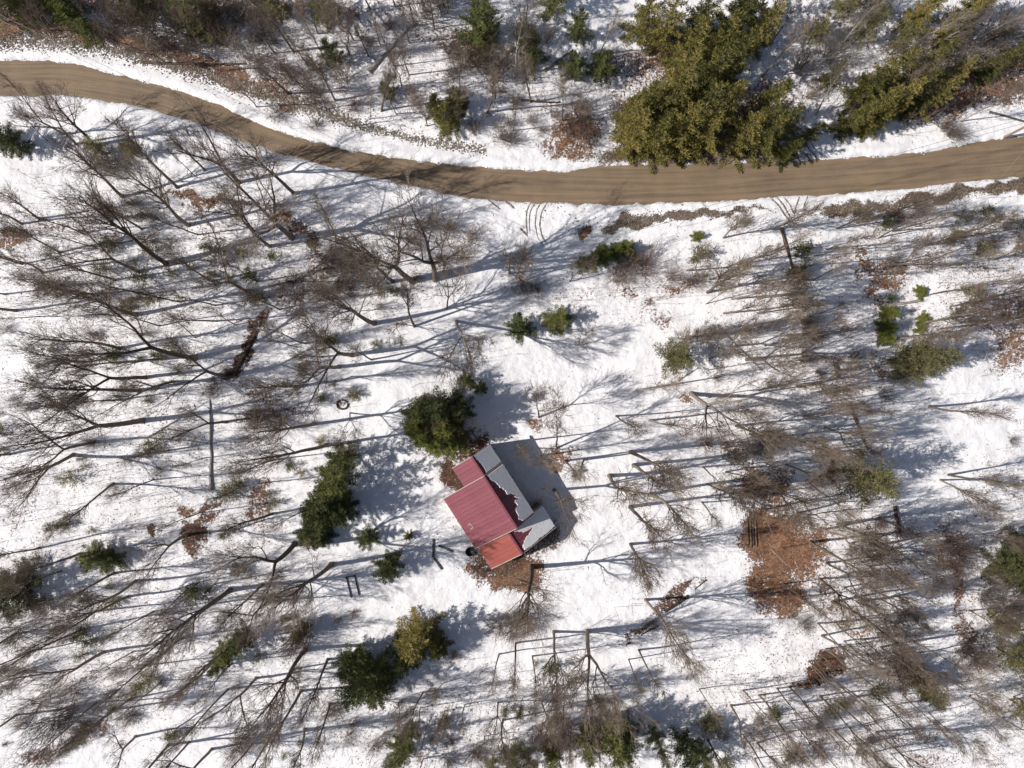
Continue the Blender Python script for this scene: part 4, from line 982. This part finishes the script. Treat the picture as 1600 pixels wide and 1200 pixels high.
def snow_sheet(at, outline, h, parent, seed):
    r = np.random.default_rng(seed); P = []
    O = outline + [outline[0]]
    for (a0, t0), (a1, t1) in zip(O[:-1], O[1:]):
        m = max(1, int(math.hypot(a1 - a0, (t1 - t0) * 3.5) / .16))
        for j in range(m):
            k = j / m; a, t = a0 + (a1 - a0) * k, t0 + (t1 - t0) * k
            edge = t > .985 or (abs(a1 - a0) < .02 and abs(t1 - t0) > .3)
            P.append((a + (0 if edge else r.normal(0, .045)), t + (r.normal(0, .004) if edge else r.normal(0, .018))))
    n = len(P); ca = sum(p[0] for p in P) / n; ct = sum(p[1] for p in P) / n
    V = [at(a, t, .02) for a, t in P] + [at(a, t, h * .7) for a, t in P] + [at(a + (ca - a) * .03, t + (ct - t) * .04, h) for a, t in P]
    F4 = [[j, (j + 1) % n, n + (j + 1) % n, n + j] for j in range(n)] + [[n + j, n + (j + 1) % n, 2 * n + (j + 1) % n, 2 * n + j] for j in range(n)]
    top = np.array([list(range(2 * n, 3 * n))])
    me = mesh_np('snow_patch', V, [np.array(F4), top], M['snow'], False)
    return link('snow_patch', me, parent)

def deck(a0, a1, bR, zR, bl, zl, br, zr):
    prof = [(bl + .02, zl - .012), (bR, zR - .012), (br - .02, zr - .012), (br - .02, zr - .07), (bR, zR - .09), (bl + .02, zl - .07)]
    V = [(a - AC, b - BC, z) for a in (a0 + .01, a1 - .01) for b, z in prof]
    F4 = [[j, (j + 1) % 6, 6 + (j + 1) % 6, 6 + j] for j in range(6)] + [[0, 5, 4, 1], [1, 4, 3, 2], [6, 7, 10, 11], [7, 8, 9, 10]]
    return link('roof', mesh_np('roof', V, np.array(F4), M['siding'], False), CAB)
# upper wing
r1 = deck(4.85, 7.62, -9.0, 6.5, -11.95, 4.62, -6.45, 4.47)
gable_walls('wall', 5.1, 7.9, -11.95, -6.45, -9.0, 4.62, 4.47, 6.5, CAB)
slope(4.85, 7.62, -9.0, 6.5, -11.95, 4.62, 'roof_red', .56, r1)
at = slope(4.85, 7.62, -9.0, 6.5, -6.45, 4.47, 'roof_red', .56, r1)
snow_sheet(at, [(4.9, .10), (4.9, 1.0), (7.45, 1.0), (7.45, .17), (6.6, .2), (5.8, .14)], .14, r1, 1)
# main block
r2 = deck(7.64, 15.08, -9.0, 6.8, -15.27, 2.9, -6.43, 4.72)
gable_walls('wall', 7.9, 14.85, -15.27, -6.43, -9.0, 2.9, 4.72, 6.8, CAB)
slope(7.64, 15.08, -9.0, 6.8, -15.27, 2.9, 'roof_red', .53, r2)
at = slope(7.64, 15.08, -9.0, 6.8, -6.43, 4.72, 'roof_red', .53, r2)
snow_sheet(at, [(7.75, .12), (7.75, 1.0), (14.95, 1.0), (14.95, .42), (14.5, .26), (13.9, .32), (13.4, .36), (12.9, .55), (12.55, .50), (12.3, .62), (12.55, .85), (12.2, .70), (11.9, .62), (11.9, .84), (11.6, .72), (11.35, .58), (11.1, .42), (10.5, .44), (9.9, .34), (9.1, .28), (8.5, .16)], .15, r2, 2)
# lower wing
r3 = deck(15.1, 18.45, -10.36, 5.0, -15.0, 2.6, -5.2, 2.6)
gable_walls('wall', 14.9, 18.05, -15.0, -5.2, -10.36, 2.6, 2.6, 5.0, CAB)
slope(15.1, 18.45, -10.36, 5.0, -15.0, 2.6, 'roof_orange', .56, r3)
at = slope(15.1, 18.45, -10.36, 5.0, -5.2, 2.6, 'roof_red', .56, r3)
snow_sheet(at, [(15.2, .12), (15.2, 1.0), (18.3, 1.0), (18.38, .10), (17.9, .06), (17.3, .22), (16.7, .52), (16.45, .50), (16.5, .34), (16.0, .20), (15.7, .10)], .13, r3, 3)
def L3(a, b, z): return (a - AC, b - BC, z)
for pr, a0, a1, bR, zR, eaves in ((r1, 4.85, 7.62, -9.0, 6.5, ((-11.95, 4.62), (-6.45, 4.47))), (r2, 7.64, 15.08, -9.0, 6.8, ((-15.27, 2.9), (-6.43, 4.72))), (r3, 15.1, 18.45, -10.36, 5.0, ((-15.0, 2.6), (-5.2, 2.6)))):
    strip('ridge_cap', L3(a0 - .02, bR, zR + .085), L3(a1 + .02, bR, zR + .085), .26, .05, 'roof_red' if pr is not r3 else 'roof_red', pr)
    for bE, zE in eaves:
        strip('fascia', L3(a0, bE + (.05 if bE < bR else -.05) * 0, zE - .10), L3(a1, bE, zE - .10), .05, .18, 'trim', pr)
        for aa in (a0 - .04, a1 + .03) if pr is not r2 else (a0 - .05, a1 + .05):
            strip('rake_board', L3(aa, bR, zR - .03), L3(aa, bE, zE - .03), .06, .22, 'trim', pr)
# roof bracket (small pale square outline on the main roof)
dl = np.array([0, -15.27 + 9.0, 2.9 - 6.8]); dl /= np.linalg.norm(dl); upv = np.array([0, -dl[2], dl[1]]); upv = upv if upv[2] > 0 else -upv
def on_main(a, s, h): return np.array(L3(a, -9.0, 6.8)) + dl * s + upv * h
c = [on_main(12.0, 5.7, .12), on_main(12.6, 5.7, .12), on_main(12.6, 6.2, .12), on_main(12.0, 6.2, .12)]
for p, q in ((c[0], c[1]), (c[1], c[2]), (c[3], c[0])): strip('snow_guard', p, q, .06, .05, 'trim', r2)

# ------------------------------------------------------------------ utility poles and wires
def pole(base, h, label, rot):
    x, y = W(*base); z = GZ(x, y) if abs(x) < 74 and abs(y) < 57 else .1
    r_ = empty('utility_pole', (x, y, z)); tag(r_, label, 'utility pole', 'utility poles along the road')
    r_.rotation_euler = (0, 0, rot)
    t = Tubes(); P = np.zeros((6, 3)); P[:, 2] = np.linspace(-.5, h, 6); t.add(P, np.linspace(.17, .11, 6), 10); link('shaft', t.mesh('shaft', M['pole_wood']), r_)
    link('shaft_cap', lathe('shaft_cap', [(.11, h - .01), (.09, h + .03), (.001, h + .04)], 'pole_wood', 10), r_)
    strip('crossarm', (-1.1, .16, h - .5), (1.1, .16, h - .5), .11, .12, 'pole_wood', r_)
    for s in (-.95, 0, .95):
        me = lathe('insulator', [(.03, h - .44), (.06, h - .40), (.06, h - .33), (.035, h - .30), (.05, h - .27), (.001, h - .24)], 'metal_grey', 8)
        o = link('insulator', me, r_); o.location = (s, .16 if s else .0, 0 if s else .3)
    return Vector((x, y, z)), h
pA = pole((796, 428), 10, 'utility pole hidden in the crown of the round tree above centre', 1.2)
pB = pole((1568, 215), 10, 'tan utility pole leaning out of frame at the right roadside', 1.4)
pC = pole((-130, -20), 10, 'utility pole beyond the upper left corner of the picture', 1.0)
def wire(name, p, q, sag, label, r=.018):
    n = 24; t = np.linspace(0, 1, n); P = np.array(p)[None] * (1 - t)[:, None] + np.array(q)[None] * t[:, None]
    P[:, 2] -= sag * 4 * t * (1 - t); tb = Tubes(); tb.add(P, np.full(n, r), 5)
    o = link(name, tb.mesh(name, M['wire'])); tag(o, label, 'wire', 'overhead wires')
def tip(p, dx, dy, dz): return (p[0].x + dx, p[0].y + dy, p[0].z + p[1] + dz)
wire('overhead_wire', tip(pA, 0, 0, .1), tip(pB, 0, 0, .1), .9, 'upper overhead wire running right from the round tree across the road', .022)
wire('overhead_wire', tip(pA, .2, -.35, -.9), tip(pB, .2, -.35, -.9), 1.0, 'lower overhead wire running right from the round tree across the road', .02)
wire('overhead_wire', tip(pA, 0, 0, .1), tip(pC, 0, 0, .1), 1.0, 'upper overhead wire running left over the road bend', .022)
wire('overhead_wire', tip(pA, -.2, -.35, -.9), tip(pC, -.2, -.35, -.9), 1.1, 'lower overhead wire running left over the road bend', .02)
gx, gy = W(1545, 298)
wire('guy_wire', tip(pB, 0, 0, -.8), (gx, gy, GZ(gx, gy) - .1), 0, 'guy wire slanting down over the road at the right edge', .02)

# ------------------------------------------------------------------ scattered stuff
def rock_unit():
    t = (1 + 5 ** .5) / 2
    V = np.array([(-1, t, 0), (1, t, 0), (-1, -t, 0), (1, -t, 0), (0, -1, t), (0, 1, t), (0, -1, -t), (0, 1, -t), (t, 0, -1), (t, 0, 1), (-t, 0, -1), (-t, 0, 1)], float); V /= np.linalg.norm(V[0])
    F = np.array([(0, 11, 5), (0, 5, 1), (0, 1, 7), (0, 7, 10), (0, 10, 11), (1, 5, 9), (5, 11, 4), (11, 10, 2), (10, 7, 6), (7, 1, 8), (3, 9, 4), (3, 4, 2), (3, 2, 6), (3, 6, 8), (3, 8, 9), (4, 9, 5), (2, 4, 11), (6, 2, 10), (8, 6, 7), (9, 8, 1)])
    return V, F
def rocks(name, pts, size, mat, label, cat):
    V0, F0 = rock_unit(); n = len(pts); r = np.random.default_rng(5)
    P = np.array(pts); sc = r.uniform(.55, 1.35, (n, 1, 3)) * np.array(size)[:, None, None] * np.array([1, 1, .7])
    a = r.uniform(0, 6.28, n); ca, sa = np.cos(a)[:, None], np.sin(a)[:, None]
    Q = V0[None] * sc * r.uniform(.75, 1.2, (n, 12, 1))
    X = Q[:, :, 0] * ca - Q[:, :, 1] * sa + P[:, 0:1]; Y = Q[:, :, 0] * sa + Q[:, :, 1] * ca + P[:, 1:2]; Zz = Q[:, :, 2] + P[:, 2:3]
    V = np.stack([X, Y, Zz], -1).reshape(-1, 3); F = (F0[None] + (np.arange(n) * 12)[:, None, None]).reshape(-1, 3)
    o = link(name, mesh_np(name, V, F, M[mat], False)); tag(o, label, cat, kind='stuff')
RB = np.array([(-60,65,24),(0,66,24),(100,67,22),(160,76,22),(200,85,20),(250,97,18),(300,112,20),(350,126,22),(400,140,24),(450,157,24),(500,175,20),(550,192,16),(600,206,12),(640,216,10),(680,224,12),(740,233,18),(760,236,14)], float)
pts, sz = [], []
for _ in range(8500):
    px = rng.uniform(-60, 760); c_ = np.interp(px, RB[:, 0], RB[:, 1]); wd = np.interp(px, RB[:, 0], RB[:, 2])
    if px > 560 and rng.random() < .45: continue
    py = c_ + rng.normal(0, wd * .33); x, y = W(px, py)
    s = float(rng.uniform(.045, .125)); pts.append((x, y, 0)); sz.append(s)
A = np.array(pts); A[:, 2] = base_height(A[:, 0], A[:, 1]) + .02
rocks('roadside_rocks', A, sz, 'stone', 'band of small tan rocks along the upper edge of the road', 'rocks')
pts, sz = [], []
for cx, cy, rx, ry, n in ((1000,345,50,9,420),(1080,336,70,6,260),(1340,325,50,8,220),(1500,304,90,7,300),(905,352,30,14,40),(850,330,90,18,50)):
    for _ in range(n):
        px, py = cx + rng.normal(0, rx * .5), cy + rng.normal(0, ry * .55) - (px_ if False else 0) - (cx and (0))
        x, y = W(px, py - (px - cx) * (.12 if cx in (1000, 1500) else 0)); pts.append((x, y, 0)); sz.append(float(rng.uniform(.04, .12)))
A = np.array(pts); A[:, 2] = base_height(A[:, 0], A[:, 1]) + .01
rocks('roadside_gravel', A, sz, 'stone', 'brown stones in the bare strip below the road', 'gravel')

def litter_sites(n):
    out = []
    while len(out) < n:
        m = 4000
        px = rng.uniform(-10, 1610, m); py = rng.uniform(-10, 1210, m)
        wgt = np.full(m, .025)
        for e in ZONE: wgt = np.maximum(wgt, 2.2 * e[5] * sstep(1.3, .3, ell(px, py, e)))
        for e in PATCH:
            if e[6] != 'g': wgt = np.maximum(wgt, .9 * e[5] * sstep(2.6, .8, ell(px, py, e)))
        wgt *= .35 + 1.1 * vnoise(px, py, 40, 1)
        X = (px - 800) * S; Y = (600 - py) * S; d, _ = road_dist(X, Y)
        ok = (rng.random(m) < wgt) & (d > .7)
        out.extend(zip(X[ok], Y[ok]))
    return np.array(out[:n])
def leaves(n):
    P = litter_sites(n); z = base_height(P[:, 0], P[:, 1]) + .03
    C = np.column_stack([P, z]); a = rng.uniform(0, 6.28, n); L = rng.uniform(.05, .12, n)
    U = np.stack([np.cos(a), np.sin(a), rng.normal(0, .25, n)], -1) * L[:, None]
    V = np.stack([-np.sin(a), np.cos(a), rng.normal(0, .35, n)], -1) * L[:, None] * .6
    Q = np.stack([C - U, C + V, C + U, C - V], 1).reshape(-1, 3); Q[:, 2] += np.tile([.03, 0, .03, 0], n)
    o = link('fallen_leaves', mesh_np('fallen_leaves', Q, np.arange(n * 4).reshape(-1, 4), M['leaf'], False))
    tag(o, 'brown fallen leaves strewn over the snow', 'leaves', kind='stuff')
leaves(15000)
def twigs(n):
    P = litter_sites(n); z = base_height(P[:, 0], P[:, 1]); t = Tubes()
    for i in range(n):
        L = rng.uniform(.35, 1.3); a = rng.uniform(0, 6.28); el = rng.uniform(-.02, 1.3) if i % 2 else rng.uniform(0, .2)
        d = np.array([math.cos(a) * math.cos(el), math.sin(a) * math.cos(el), math.sin(el)])
        p = np.array([P[i, 0], P[i, 1], z[i] - .02]); q = p + d * L; mth = (p + q) / 2 + rng.normal(0, .05, 3)
        rr = rng.uniform(.006, .016)
        t.add(np.array([p, mth, q]), np.array([rr, rr * .8, rr * .4]), 3)
    o = link('twig_litter', t.mesh('twig_litter', M['twig'])); tag(o, 'dead twigs and dry stems poking through the snow', 'twigs', kind='stuff')
twigs(14000)
def saplings(n):
    P = litter_sites(n * 2); z = base_height(P[:, 0], P[:, 1]); t = Tubes(); k = 0
    for i in range(len(P)):
        px, py = P[i, 0] / S + 800, 600 - P[i, 1] / S
        if any(ell(px, py, (*e, 0)) < 1 for e in OPEN): continue
        k += 1
        if k > n: break
        L = rng.uniform(1.6, 5.0); d = nrm(np.array([rng.normal(0, .1), rng.normal(0, .1), 1.0]))
        st = wander_line(rng, (P[i, 0], P[i, 1], z[i] - .05), d, L, 5, .05, .02); r0 = .011 + L * .0042
        t.add(st, r0 * np.linspace(1, .3, 5), 3)
        for q in range(int(3 + L * 1.6)):
            p2, d2 = along(st, rng.uniform(.25, 1))
            b2 = wander_line(rng, p2, side_dir(rng, d2, rng.uniform(.5, 1.0)), rng.uniform(.4, .9) * (.4 + L * .16), 3, .12, .08)
            t.add(b2, r0 * .42 * np.linspace(1, .4, 3), 3)
            if q % 2:
                p3, d3 = along(b2, .6); t.add(wander_line(rng, p3, side_dir(rng, d3, .7), .4, 3, .12, .05), r0 * .3 * np.linspace(1, .4, 3), 3)
    o = link('sapling_thicket', t.mesh('sapling_thicket', M['twig'])); tag(o, 'thin leafless saplings and whips crowded between the trees', 'saplings', kind='stuff')
saplings(4200)

write_labels()
